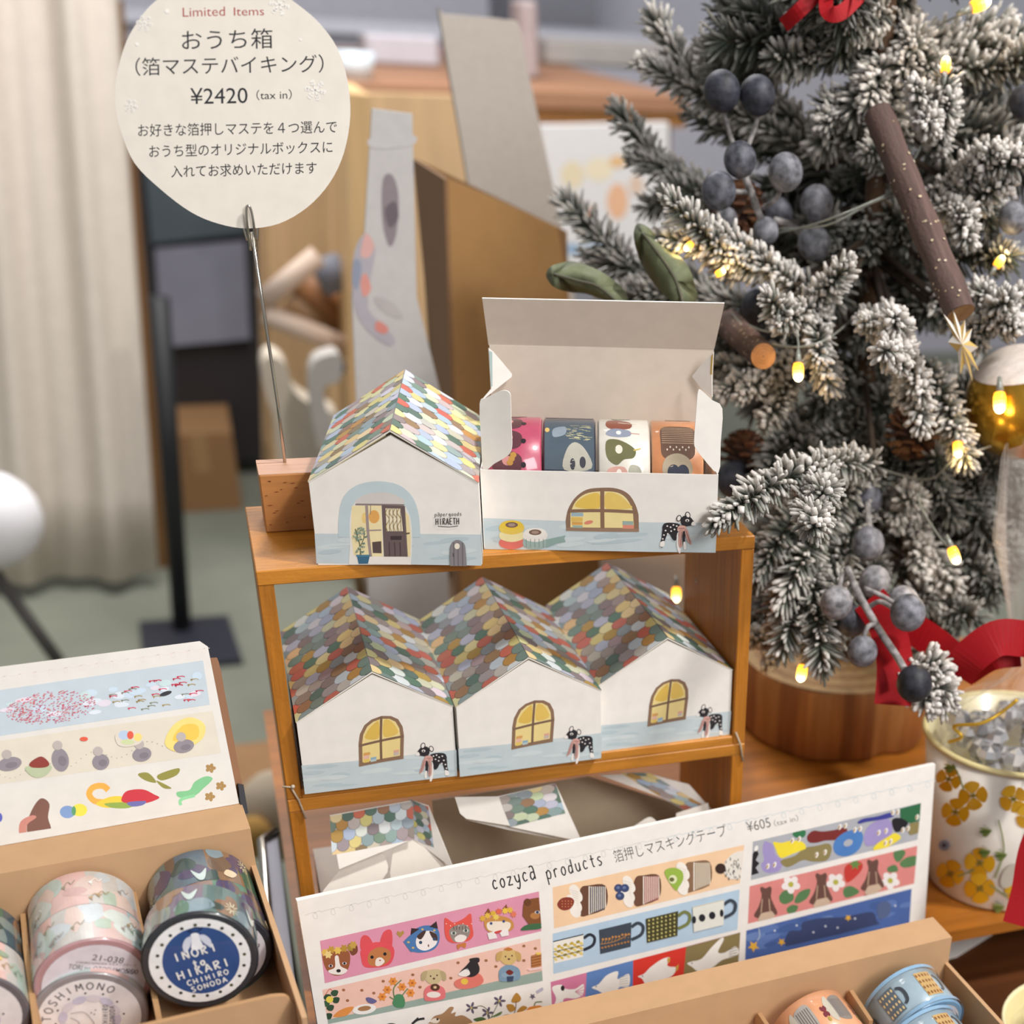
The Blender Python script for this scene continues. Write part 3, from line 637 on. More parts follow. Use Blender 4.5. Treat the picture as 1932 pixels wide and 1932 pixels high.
def flake(x, y, r):
    for k in range(6):
        an = math.pi*k/3+.2; a.line([(x, y), (x+r*math.cos(an), y+r*math.sin(an))], r*.16, '#faf6f0', up=False)
        for s in (.45, .7):
            for d in (-.7, .7): a.line([(x+r*s*math.cos(an), y+r*s*math.sin(an)), (x+r*s*math.cos(an)+r*.3*math.cos(an+d), y+r*s*math.sin(an)+r*.3*math.sin(an+d))], r*.12, '#faf6f0', up=False)
    a.z += 1
for x, y, r in ((752, 122, 44), (1455, 25, 56), (1642, 470, 56), (682, 550, 36)): flake(x, y, r)
for x, y, r in ((870, 58, 11), (714, 230, 9), (1565, 206, 6)): a.ell(x, y, r, r, '#faf6f0')
tag(b.build('price_sign', PAPER), 'round cream price sign with Japanese lettering clipped on a wire', 'sign')
# ------------------------------------------------------------------ kraft counter boxes with tapes, and their printed cards
def kraft_box(name, label, BR, yaw, wd, lz, side_z, floor_z, base_z, depth, front_z, divs, ledge=.0265, short=0):
    """BR: back right corner of the ledge; x runs left, y runs toward the viewer in the local frame"""
    c, s = math.cos(yaw), math.sin(yaw); u = Vector((-c, -s, 0)); f = Vector((s, -c, 0))
    M = Matrix((( u.x, f.x, 0, BR[0]), (u.y, f.y, 0, BR[1]), (0, 0, 1, base_z), (0, 0, 0, 1)))
    t = thing(name, label, 'cardboard box', loc=(BR[0], BR[1], base_z), rotz=0); g = .0022; K = '#c8a078'; E = '#b38a60'
    P = lambda x, y, z: M @ Vector((x, y, z-base_z))
    def bx(lo, hi): b = MB(); (x, y, z), (X, Y, Z) = lo, hi; b.hexa([P(*q) for q in ((x, y, z), (X, y, z), (X, Y, z), (x, Y, z), (x, y, Z), (X, y, Z), (X, Y, Z), (x, Y, Z))], K); return b
    bx((0, 0, base_z), (wd, ledge, lz)).build('back_ledge', KRAFT, t)
    bx((g, ledge, floor_z-.002), (wd-g, depth, floor_z)).build('floor_panel', KRAFT, t)
    for x in (0, wd-g):
        b = MB(); b.prism([P(x, ledge-.002, base_z), P(x, ledge-.002, side_z), P(x, depth+.02, side_z), P(x, depth+.02, base_z)], u*g, K); b.build('side_wall', KRAFT, t)
    b = MB(); o = smooth([(g*1.2, front_z-.006), (g*2.4, front_z-.0015), (g*5, front_z)], 3, False)
    pts = [P(g*1.2, depth, base_z)]+[P(x, depth, z) for x, z in o]+[P(wd-g, depth, front_z), P(wd-g, depth, base_z)]
    b.prism(pts, f*g, K, E); b.build('front_wall', KRAFT, t)
    for di, x in enumerate(divs):
        pr = [(ledge, floor_z), (ledge, side_z-.004), (ledge+.003, side_z), (ledge+.03, side_z-.001), (depth*.8, side_z-.012), (depth, side_z-.02), (depth, floor_z)]
        if short and di == 0: pr = [(ledge, floor_z), (ledge, side_z-.004), (ledge+.003, side_z), (ledge+short, side_z-.003), (ledge+short, floor_z)]
        b = MB(); b.prism([P(x, y, z) for y, z in pr], u*g, K, E); b.build('divider', KRAFT, t)
    return P, u, f
# left box
PL, uL, fL = kraft_box('tape_box', 'kraft tape box at bottom left, wide tapes in compartments', (-.0208, -.0300), math.radians(6), .170, .141, .121, .0905, .075, .128, .1215, (.052, .0965))
t = thing('box_riser', 'dark riser block under the kraft tape box at bottom left', 'display stand', (-.1, -.1, -.055))
b = MB(); b.box((-.19, -.185, -.055), (-.024, -.05, .0745), '#2b2826'); b.build('block', PAINT, t)
RR, RW = .0225, .0268
def patch(cols, seed, n=26, lo=.3, hi=1.2):
    def f(a):
        r = random.Random(seed)
        for i in range(n):
            u = i/n+r.uniform(-.02, .02); v = r.uniform(.1, .9); du = r.uniform(.02, .05); dv = r.uniform(.15, .4)
            pts = [(u+du*math.cos(q)*r.uniform(.7, 1.2), min(.97, max(.03, v+dv*math.sin(q)*r.uniform(.7, 1.2)))) for q in (2*math.pi*k/8 for k in range(8))]
            a.blob(pts, r.choice(cols), 3)
    return f
def two(*fs):
    def f(a):
        for q in fs: q(a)
    return f
def b_pastel(k):
    def f(a):
        r = random.Random(k); cols = ['#a3b7b8', '#b4c4bf', '#cdb1ac', '#d6a3a0', '#c3bfb9', '#b7c3c4', '#d9b3ab']
        for i in range(9): u = i/9; a.poly([(u, .02), (u+1/9, .02), (u+1/9, .98), (u, .98)], cols[(i*2+k) % 7], False)
        a.z += 1; patch(['#c9d0ca', '#b3c2ba', '#d8c0b5', '#c2c9cc', '#cfa9a4', '#a9b9a9'], k, 26)(a)
        for i in range(22):   # thin drawn sprigs and squiggles
            u = r.random(); v = r.uniform(.12, .75); c = r.choice(['#8f8a72', '#9a9088', '#7f9482', '#a98a62', '#f0ece6'])
            a.line([(u, v), (u+.012, v+.1), (u+.02, v+.02), (u+.034, v+.14), (u+.03, v+.22)], .014, c, up=False)
            a.ell(u+.034, v+.14, .006, .035, c, n=8)
        for i in range(5): u = r.random(); v = r.uniform(.3, .6); a.blob([(u, v), (u+.02, v+.1), (u+.05, v+.04), (u+.03, v-.06)], '#8fa086'); a.ell(u+.03, v+.16, .008, .05, '#dfc07a')
    return f
def b_night(k):
    def f(a):
        r = random.Random(k)
        for i in range(9): u = i/9; a.poly([(u, .02), (u+1/9, .02), (u+1/9, .98), (u, .98)], ['#566a78', '#3f6a55', '#7b5844', '#433d58', '#5f7a78', '#8a6a50', '#3e5560', '#54806a', '#6d5f78'][(i*4+k) % 9], False)
        a.z += 1; patch(['#7f96a0', '#3f7058', '#8d6a52', '#4a4266', '#7d8a86', '#2f4a48', '#6d5848'], k+5, 30)(a)
        for i in range(9):
            u = r.random(); v = r.uniform(.25, .75)
            if i % 3 == 0: a.blob([(u, v), (u+.02, v+.18), (u+.045, v+.12), (u+.03, v-.05)], '#e6cfae')
            elif i % 3 == 1:
                for q in range(10): an = q*math.pi/5; a.line([(u+.006*math.cos(an), v+.05*math.sin(an)), (u+.022*math.cos(an), v+.2*math.sin(an))], .02, '#e2d9b8', False, False)
                a.z += 1
            else: a.blob([(u, v-.1), (u+.012, v+.22), (u+.03, v+.2), (u+.045, v-.12), (u+.022, v+.05)], '#c3d3cf')
    return f
def f_barcode(a):
    K = '#4c4a4e'; a.ell(0, 0, .98, .98, '#e3dbe2', n=36)
    r = random.Random(6); a.text('21-038', (.05, -.62), (.62, -.36), .15, K, .003)
    a.text('TORI no OTOSHIMONO', (-.42, -.52), (.78, -.02), .13, K, .002); a.text('CHIHIRO SONODA マスキングテープ', (-.25, -.62), (.85, -.2), .07, K)
    for i in range(4): a.text('●裏紙のない両面テープではありません'[:14-i], (-.62, -.32+i*.1), (.35, .06+i*.1), .06, K)
    x = -.72
    while x < .05:
        wd = r.choice((.012, .02, .03)); a.poly([(x, -.1+.4*(x+.7)), (x+wd, -.1+.4*(x+wd+.7)), (x+wd-.12, .24+.4*(x+wd+.7)), (x-.12, .24+.4*(x+.7))], K, False); x += wd+r.choice((.012, .02))
    a.z += 1; a.text('4  961187', (-.92, .2), (-.1, .55), .1, K, .003); a.text('550', (.62, -.1), (.85, 0), .12, K); a.blob([(-.85, .42), (-.7, .36), (-.64, .5), (-.78, .56)], '#1f1d20')
def f_inori(a):
    a.ell(0, 0, .99, .99, '#efedec', n=40); a.ell(.02, 0, .76, .80, '#2e4e86', n=40)
    for k in range(20):
        an = 2*math.pi*k/20; a.ell(.02+.86*math.cos(an), .86*math.sin(an)*1.0, .037, .037, '#2f3327' if k % 3 else '#4a4a2a', n=10)
    a.blob([(-.1, -.64), (-.02, -.68), (.06, -.64), (.07, -.5), (.1, -.3), (-.12, -.3), (-.1, -.5)], '#f0f0f4'); a.blob([(-.08, -.6), (-.2, -.58), (-.29, -.42), (-.27, -.24), (-.2, -.3), (-.13, -.42)], '#d3d6e4'); a.blob([(.05, -.6), (.17, -.6), (.27, -.46), (.26, -.28), (.19, -.34), (.11, -.44)], '#d3d6e4'); a.line([(-.14, -.74), (.0, -.7), (.14, -.76), (0, -.8), (-.14, -.74)], .03, '#1d2f5c')
    for s, p, q, h in (('INORI', (-.5, -.06), (.42, -.2), .19), ('to', (-.16, .13), (.14, .09), .17), ('HIKARI', (-.48, .38), (.62, .20), .19), ('CHIHIRO', (-.32, .55), (.55, .40), .12), ('SONODA', (-.26, .72), (.5, .58), .12)): letter(a, s, p, q, h, .034 if h > .15 else .024, '#f3f1ee', .74)
def f_otoshi(a):
    a.ell(0, 0, .99, .99, '#ece8ea', n=40); K = '#6f6c72'
    for k, ch in enumerate('TOSHIMONO'):
        an = math.radians(192+k*14.5); r0, r1 = .74, .92
        p = (r0*math.cos(an), r0*math.sin(an)); d = (-math.sin(an), math.cos(an)); letter(a, ch, (p[0]-d[0]*.06, p[1]-d[1]*.06), (p[0]+d[0]*.08, p[1]+d[1]*.08), .17, .028, K, 1)
    for k in range(12):
        an = 2*math.pi*k/12+.3; a.ell(.52*math.cos(an), .52*math.sin(an), .15, .09, '#d9d4de' if k % 2 else '#c9c6dc', math.degrees(an)+90); a.ell(.66*math.cos(an+.26), .66*math.sin(an+.26), .022, .022, '#2f2c30')
    a.line([(-.34, -.22), (-.1, -.2), (.02, .0), (.05, .2), (-.1, .35), (-.28, .3), (-.22, .05), (-.36, -.12)], .018, '#a7a3a8'); a.line([(.0, .2), (.2, .22)], .018, '#a7a3a8')
    letter(a, 'CHIHIRO', (.30, .26), (.40, -.30), .10, .016, K, .75); letter(a, 'SONODA', (.44, .26), (.52, -.24), .10, .016, K, .75)
    for p in ((.1, -.1), (.14, -.2), (.05, -.15)): a.ell(*p, .016, .016, K)
ax = (fL+Vector((0, 0, -.03))).normalized()
def rollL(x, y, z, base, band, label, face=None, rim=None, axis=None, up=(0, 0, 1), cat='masking tape'):
    p = PL(x, y, z); return tape_roll('masking_tape', label, rmat(p, axis or ax, up), RR, RW, base, band, 'wide tapes in the left kraft box', face, rim=rim)
y0 = .0265+.0145; zc_ = .0905+RR+.0004
rollL(.0255, y0, zc_, '#4d5f66', b_night(1), 'dark forest-patterned tape at the back of the right compartment', rim='#3a3f48')
rollL(.0255, y0+RW+.0004, zc_, '#4a5a60', b_night(3), 'dark tape with burst pattern standing behind the blue disc', ('#dcd6da', f_barcode), rim='#2f3138')
rollL(.0745, y0, zc_, '#c9b3b4', b_pastel(2), 'pink and blue tape at the back of the middle compartment', rim='#b98f92')
rollL(.0745, y0+RW+.0004, zc_, '#d3a8a6', b_pastel(7), 'pink tape showing its barcode label', ('#e3dbe2', f_barcode), rim='#b98f92')
rollL(.1215, y0+.006, zc_, '#8d7f95', b_night(6), 'purple-grey tape at the left picture edge, behind', rim='#55505c')
rollL(.1215, y0+RW+.0068, zc_, '#8a8490', b_pastel(4), 'grey tape at the left picture edge, white disc in front', ('#e6e2e4', f_otoshi), rim='#6b666c')
def leaning(px, py, k, axis, face, base, band, label, rim, up=(0, 0, 1)):
    c = atd(px, py, k)-Vector(axis).normalized()*(RW/2)
    return tape_roll('masking_tape', label, rmat(c, axis, up), RR, RW, base, band, 'wide tapes in the left kraft box', face, rim=rim)
leaning(378, 1812, .578, (-.02, -1, .12), ('#efedec', f_inori), '#45474a', b_night(9), 'tape with blue round label lettered INORI to HIKARI', '#34353a')
leaning(170, 1921, .583, (.02, -1, .05), ('#ece8ea', f_otoshi), '#b9b2b4', b_pastel(11), 'tape with white disc lettered around its edge, in front of the barcode', '#938c8e')
# right box
PR_, uR, fR = kraft_box('tape_box', 'kraft tape box at bottom right, peach and blue tapes inside', (.3248, -.0953), math.radians(4), .262, .0509, .034, -.014, -.0548, .125, .022, (.0607, .114, .165), .0205, .026)
def b_cake(a):
    r = random.Random(3)
    for i in range(7):
        u = i/7+.02; a.blob([(u, .25), (u, .75), (u+.035, .82), (u+.065, .7), (u+.065, .3), (u+.03, .18)], ['#a39a92', '#8d8680', '#b0a8a0'][i % 3])
        for k in range(6): a.line([(u+.008+k*.009, .27), (u+.008+k*.009, .74)], .02, '#6d6460', False, False)
        a.z += 1; a.blob([(u+.066, .2), (u+.064, .8), (u+.088, .7), (u+.09, .35)], '#c9c0ae')
        for q in range(6): a.ell(u+.094+.006*(q % 3), .45+.1*(q//3)+.05*(q % 2), .006, .06, '#7c3038')
        a.ell(u+.1, .72, .006, .06, '#b39a4a')
def b_mug(a):
    for i in range(6):
        u = i/6; c = ['#9a8a6a', '#c9a56a', '#5b6670', '#cfd2cf'][i % 4]; a.poly([(u+.02, .2), (u+.09, .2), (u+.09, .8), (u+.02, .8)], c)
        for q in range(5):
            for w in range(4): a.ell(u+.028+q*.014, .28+w*.15, .004, .04, ['#7a4a2a', '#8d5a30', '#e0c48c', '#23262a'][i % 4], n=8)
        a.line([(u+.012, .3), (u-.004, .36), (u-.008, .5), (u-.002, .64), (u+.012, .7)], .06, '#3b4048')
    a.poly([(0, .02), (1, .02), (1, .1), (0, .1)], '#8fb4d2', False); a.poly([(0, .9), (1, .9), (1, .98), (0, .98)], '#8fb4d2')
axR = (fR+Vector((.1, 0, -.2))).normalized()
def rollR(px, py, Y, base, band, label, rim):
    p = aty(px, py, Y); c = p+axR*(RW/2)-Vector((0, 0, RR))+Vector((0, 0, -.003))
    return tape_roll('masking_tape', label, rmat(c, axR), RR, RW, base, band, 'tapes in the right kraft box', ('#e8d8cc', f_barcode), rim=rim)
rollR(1528, 1851, -.127, '#e8a67c', b_cake, 'peach cake-patterned tape at the back of the right kraft box', '#d98a60')
rollR(1585, 1926, -.155, '#e8a67c', b_cake, 'peach cake-patterned tape in front, cut off by the lower picture edge', '#d98a60')
rollR(1706, 1806, -.127, '#9fb4c0', b_mug, 'light blue cup-patterned tape at the back of the right kraft box', '#7fa6c6')
rollR(1742, 1883, -.155, '#9fb4c0', b_mug, 'light blue cup-patterned tape in front, at the lower picture edge', '#7fa6c6')
# ---- left card (plain stand-in patterns on its three strips)
A0 = Vector((-.0255, .0036, .2101)); uC = Vector((.9937, .1117, 0)); vC = Vector((.0516, -.4589, -.887)); nC = uC.cross(vC).normalized()
fnl = plane_fn(A0, nC); Nl = nC if nC.dot(CPOS-A0) > 0 else -nC
t = thing('sample_card', 'white card with three colourful tape strips, standing in the left kraft box', 'display card', tuple(PL(.08, .012, .141)))
b = MB(); p = lambda x, y: fnl(x, y, 0)
TLx = A0-uC*.135; BRp = p(451, 1516); BLp = BRp-uC*.135
b.prism([A0-uC*.003, A0+vC*.003, BRp, BLp, TLx], -Nl*.0022, '#dcd7d0', '#f4f1ec')
a = Art(b, fnl); a.at(0, 1180, 3.864)
x = -40
while x < 1500:
    y = 385-(x)*.139; a.line([(x, y), (x+50, y-14), (x+78, y-20), (x+84, y+8), (x+62, y+14), (x+60, y-12), (x+90, y-26), (x+112, y-22)], 4, '#dccdc8', up=False); x += 112
b.build('card_board', PAPER, t)
def strip(card, name, lab, quad, col, draw, fn, o):
    b = MB(); a = Art(b, fn); a.z = 8; a.at(*o); a.poly(quad, col); a.clip = quad; draw(a)
    q = b.build(name, PAPER, card); q['label'] = lab
def s1(a):
    r = random.Random(11)
    for i in range(60): a.ell(r.uniform(20, 1480), 0, 1, 1, '#c9d6df', n=4) if 0 else None
    for i in range(26): x = r.uniform(30, 1440); y = 690-x*.135+r.uniform(-130, 40); a.ell(x, y, r.uniform(30, 70), r.uniform(14, 30), r.choice(['#c3d4e2', '#d6dde6', '#c2d6d6', '#dcd3de']), -8)
    for i in range(520):   # a cloud of short red and pink dabs
        an = r.uniform(0, 6.283); q = math.sqrt(r.random()); x = 370+330*q*math.cos(an); y = 600+118*q*math.sin(an)-(x-370)*.1
        a.line([(x, y), (x+r.uniform(6, 16), y-r.uniform(0, 7))], 5, r.choice(['#c9485c', '#d9607a', '#c05a80', '#d8705a', '#b8506e']), False, False)
    a.z += 1
    for i in range(34):
        x = r.uniform(780, 1490); y = 560-(x-780)*.15+r.uniform(-115, 95); c = r.choice(['#c8324a', '#d0485a', '#a8905a', '#c8324a', '#8a8a78'])
        a.line([(x, y), (x+34, y-9), (x+58, y-4)], 6, c, True, False); a.poly([(x-4, y-6), (x+14, y-10), (x+8, y+10)], c, False)
    a.z += 1; a.ell(1208, 497, 46, 15, '#26262a', -18)
def s2(a):
    r = random.Random(5)
    for i in range(40): x = i*37; a.ell(x, 1090-x*.19+40*math.sin(i*.6), 5, 3, '#a79e93', n=8)
    a.blob([(1200, 860), (1260, 730), (1380, 670), (1490, 720), (1480, 820), (1380, 890), (1280, 920)], '#ecd27a'); a.blob([(1260, 840), (1330, 730), (1440, 730), (1430, 830)], '#e7c14e')
    for x, y, rx, ry in ((70, 1010, 90, 50), (440, 980, 62, 86), (735, 995, 62, 58), (1035, 940, 70, 52), (1340, 880, 76, 48)): a.ell(x, y, rx, ry, '#8d848b', -12); a.ell(x-20, y-ry-20, 36, 34, '#b5aba6'); a.ell(x+14, y+8, rx*.5, ry*.45, '#7c747c', -12)
    a.blob([(190, 1030), (370, 1020), (350, 1080), (280, 1110), (220, 1090)], '#b3bd9a'); a.blob([(220, 1000), (300, 955), (360, 1005), (330, 1035), (230, 1035)], '#8c3428')
    a.blob([(840, 800), (900, 755), (1000, 760), (1045, 800), (1020, 860), (930, 885), (860, 870)], '#d9cfc0'); a.ell(905, 800, 42, 34, '#b5c6dc'); a.ell(950, 800, 24, 30, '#dc5a40'); a.ell(1005, 815, 30, 30, '#e8d27a'); a.ell(930, 850, 50, 20, '#c9d2a0')
    a.ell(612, 828, 30, 16, '#dc5a40')
def s3(a):
    a.blob([(215, 1530), (200, 1440), (240, 1330), (300, 1260), (360, 1300), (350, 1400), (368, 1508)], '#7c5446'); a.blob([(140, 1520), (150, 1430), (230, 1385), (265, 1400), (200, 1450), (190, 1520)], '#c98678')
    a.ell(492, 1360, 56, 46, '#7d9ac8'); a.ell(580, 1346, 56, 46, '#f2dc4e'); a.ell(538, 1352, 16, 34, '#5a9a6a')
    a.line([(790, 1200), (750, 1170), (680, 1180), (650, 1230), (690, 1280), (770, 1290)], 44, '#ecab45'); a.blob([(700, 1300), (800, 1250), (900, 1250), (900, 1310), (780, 1330)], '#e6c83e')
    a.blob([(760, 1300), (860, 1290), (1000, 1290), (940, 1330), (820, 1330)], '#8fa84a'); a.blob([(890, 1250), (930, 1205), (1040, 1195), (1120, 1230), (1160, 1260), (1040, 1300), (900, 1290)], '#c8303c'); a.blob([(930, 1290), (1060, 1280), (1040, 1310), (960, 1320)], '#6a6aa8')
    for q in ([(1005, 1085), (1080, 1075), (1140, 1145), (1060, 1130)], [(1150, 1090), (1300, 1040), (1290, 1090), (1180, 1130)], [(1140, 1130), (1250, 1185), (1190, 1185)]): a.blob(q, '#8f8a3c')
    a.blob([(1290, 1215), (1380, 1200), (1420, 1140), (1500, 1100), (1550, 1120), (1480, 1190), (1420, 1240), (1310, 1255)], '#7fc08a'); a.line([(1420, 1240), (1320, 1270), (1318, 1310)], 22, '#8ccf98')
    for x, y in ((1610, 1170), (1530, 1248), (1535, 1040)):
        for k in range(5): an = k*1.257; a.ell(x+22*math.cos(an), y+18*math.sin(an), 17, 13, '#a8834a', math.degrees(an))
    a.ell(-10, 1400, 28, 36, '#5a60b8')
strip(t, 'tape_strip', 'pale blue strip with red dabs', [(-60, 480), (1480, 255), (1530, 578), (-60, 815)], '#bcc8d0', s1, fnl, (0, 1180, 3.864))
strip(t, 'tape_strip', 'cream strip with grey ovals', [(-60, 850), (1550, 622), (1612, 930), (-60, 1165)], '#d9d0bf', s2, fnl, (0, 1180, 3.864))
strip(t, 'tape_strip', 'white strip with bright shapes', [(-60, 1218), (1625, 980), (1680, 1285), (-60, 1545)], '#dcd7cf', s3, fnl, (0, 1180, 3.864))
t = thing('card_holder', 'dark brown wooden backing board behind the left sample card', 'card holder', (-.05, -.02, .141))
b = MB(); off = -Nl*.0035
pts = [p(x, y)+off for x, y in smooth([(300, 1300), (398, 1240), (416, 1258), (424, 1300), (450, 1440), (455, 1502), (380, 1510), (300, 1500)], 3)]
b.prism(pts, -Nl*.006, '#8a5a33'); b.build('board', PLY, t)
b = MB(); pts = [p(x, y)+Nl*.001 for x, y in ((449, 1478), (459, 1480), (468, 1534), (456, 1540))]; b.prism(pts, -Nl*.014, '#26242a'); b.build('clip', PAINT, t)
# ---- right card with nine tape strips, drawn on its own plane
R0 = atd(560, 1700, .65); R1 = atz(1765, 1442, R0.z); ur = (R1-R0).normalized()
fr = Vector((ur.y, -ur.x, 0)); vr = (Vector((0, 0, -1))+fr*math.tan(math.radians(6))).normalized(); nr = ur.cross(vr).normalized()
fnr = plane_fn(R0, nr); Nr = nr if nr.dot(CPOS-R0) > 0 else -nr
t = thing('sample_card', 'long white card with nine printed tape strips and prices, standing behind the right kraft box', 'display card', (R0+R1)/2-Vector((0, 0, .10)))
b = MB(); pr = lambda x, y: fnr(x, y, 0)
sv = (R0.z-.0012)/-vr.z; b.prism([R0, R1, R1+vr*sv-ur*.001, R0+vr*sv+ur*.001], -Nr*.0032, '#f0ebe5', '#fdfaf6')
a = Art(b, fnr); x = 575
while x < 1740:
    y = 1727-(x-575)*.2142; a.line([(x, y), (x+12, y-4), (x+20, y-5), (x+24, y+4), (x+18, y+6), (x+16, y-2), (x+26, y-8), (x+34, y-6)], 1.5, '#dcd9d4' if x < 1250 else '#d3dadb', up=False); x += 34
a.z += 1
K = '#2c2a2c'
letter(a, 'cozyca', (930, 1679), (1015, 1657), 27, 2.6, K, .82); letter(a, 'products', (1032, 1660), (1142, 1630), 26, 2.4, K, .8)
a.text('箔押しマスキングテープ', (1161, 1628), (1373, 1577), 24, K, -.008); a.text('¥605', (1411, 1570), (1455, 1560), 19, '#55524f', -.006); a.text('（tax in）', (1462, 1560), (1507, 1549), 13, '#6d6a66', -.006)
b.build('card_board', PAPER, t)
Z1, Z2, Z3 = (550, 1640, 3.788), (1000, 1480, 3.864), (1380, 1440, 3.5)
def eyes(a, pts, r, c='#1f1c22', w=None):
    for x, y in pts:
        if w: a.ell(x, y, r*1.7, r*1.1, w)
        a.ell(x, y, r, r, c)
def p1(a):
    # spaniel, hooded rabbit, hooded cat, red-hood tabby, flowered cat, bear
    a.blob([(222, 640), (230, 600), (320, 570), (410, 590), (415, 680), (380, 745), (310, 760), (250, 720)], '#9a5a38'); a.blob([(400, 540), (460, 530), (472, 590), (430, 615)], '#7c4630'); a.blob([(310, 625), (335, 622), (350, 690), (400, 720), (360, 752), (290, 748), (262, 725), (310, 700)], '#f0e6de')
    for x, y, c in ((240, 595, '#e2b95a'), (285, 575, '#c59a3e'), (330, 580, '#e7c25c'), (375, 565, '#b98f3c'), (420, 560, '#a8893c'), (262, 610, '#ecd08a'), (440, 540, '#c8a04a')): a.poly(star(x, y, 32, 20, 6), c)
    eyes(a, ((280, 690), (378, 672)), 9, w='#e9e2e6'); a.ell(336, 725, 16, 12, '#241d1f')
    for e in ([(500, 580), (494, 500), (520, 470), (560, 490), (585, 560)], [(635, 545), (650, 460), (690, 430), (718, 450), (712, 560)]): a.blob(e, '#dd5258')
    a.blob([(500, 570), (600, 520), (710, 540), (735, 600), (700, 680), (600, 702), (520, 695), (498, 640)], '#e2525a'); a.blob([(560, 590), (630, 555), (700, 580), (705, 640), (650, 685), (570, 690), (545, 650)], '#c07a48'); a.blob([(605, 640), (640, 630), (665, 660), (630, 690), (600, 685)], '#f1e4da')
    eyes(a, ((575, 627), (667, 605)), 12); a.ell(632, 650, 7, 5, '#b04848'); a.poly([(776, 487), (750, 462), (757, 440), (778, 450), (797, 436), (806, 455)], '#b28e4a')
    a.poly([(797, 518), (845, 470), (880, 590), (850, 590)], '#4f78a8'); a.blob([(840, 500), (880, 430), (960, 400), (1040, 420), (1058, 500), (1020, 570), (930, 595), (860, 580)], '#4d79ae')
    a.poly([(850, 470), (856, 420), (915, 425)], '#3a2a2e'); a.poly([(985, 410), (1035, 370), (1046, 425)], '#3a2a2e'); a.blob([(890, 500), (930, 450), (1000, 440), (1040, 480), (1030, 540), (960, 580), (900, 560)], '#f2eae6'); a.blob([(895, 480), (940, 440), (960, 445), (925, 500)], '#4a342f'); a.blob([(985, 440), (1035, 465), (1040, 510), (1005, 490)], '#4a342f')
    eyes(a, ((922, 522), (1020, 498)), 12, '#3a4a66'); a.ell(978, 545, 5, 10, '#7a4038'); [a.ell(x, y, 9, 7, '#d8b46a') for x, y in ((835, 520), (935, 428), (1020, 435), (868, 560))]
    a.blob([(1092, 360), (1110, 350), (1160, 380), (1230, 350), (1280, 316), (1290, 400), (1298, 470), (1260, 510), (1150, 525), (1100, 480)], '#e2584e'); a.blob([(1130, 430), (1190, 395), (1255, 400), (1275, 450), (1240, 505), (1170, 520), (1135, 480)], '#938880'); a.blob([(1165, 490), (1205, 465), (1250, 480), (1230, 515), (1180, 518)], '#efe6e0')
    eyes(a, ((1158, 455), (1245, 437)), 11, '#4c5a54', '#dfe2da'); a.blob([(1180, 540), (1210, 530), (1245, 525), (1240, 560), (1210, 550), (1190, 572)], '#c87a3c')
    for k in range(5): a.line([(1155+k*22, 405), (1160+k*20, 430)], 5, '#5a4c46', False, False)
    for x in range(1105, 1290, 30): a.ell(x, 375+(x % 60)*.5, 4, 4, '#f3e3dc', n=6)
    a.blob([(1385, 360), (1480, 330), (1570, 360), (1585, 420), (1520, 450), (1420, 450), (1380, 410)], '#c98f4c'); a.blob([(1400, 380), (1480, 370), (1560, 380), (1550, 430), (1470, 445), (1405, 430)], '#f0e2d2'); a.poly([(1378, 320), (1405, 275), (1430, 320)], '#8a5030'); a.poly([(1500, 290), (1535, 248), (1550, 300)], '#8a5030')
    for x, y, c in ((1365, 350, '#d9a93e'), (1400, 330, '#e3b84a'), (1440, 315, '#dcae3e'), (1480, 300, '#df6a50'), (1525, 295, '#e8c24a'), (1560, 290, '#e3b84a'), (1585, 320, '#e27a60'), (1460, 340, '#e8c860')): a.poly(star(x, y, 26, 16, 7), c)
    eyes(a, ((1425, 385), (1515, 370)), 10, '#44507a'); a.poly([(1398, 455), (1450, 440), (1470, 490), (1410, 500)], '#efe8e4'); a.poly([(1480, 440), (1545, 420), (1552, 470), (1500, 480)], '#efe8e4'); a.blob([(1450, 445), (1500, 432), (1490, 450), (1455, 458)], '#cf4a48')
    a.poly(smooth([(1655, 250), (1690, 215), (1766, 200)], 3, False)+[(1784, 395), (1700, 400), (1650, 330)], '#83502c'); a.ell(1685, 235, 26, 28, '#6b3f22'); a.ell(1738, 330, 34, 24, '#b57a46'); eyes(a, ((1755, 305),), 11, '#3e4460', '#d8cfc6'); a.blob([(1636, 432), (1680, 395), (1784, 385), (1784, 420), (1700, 432)], '#3f6a45')
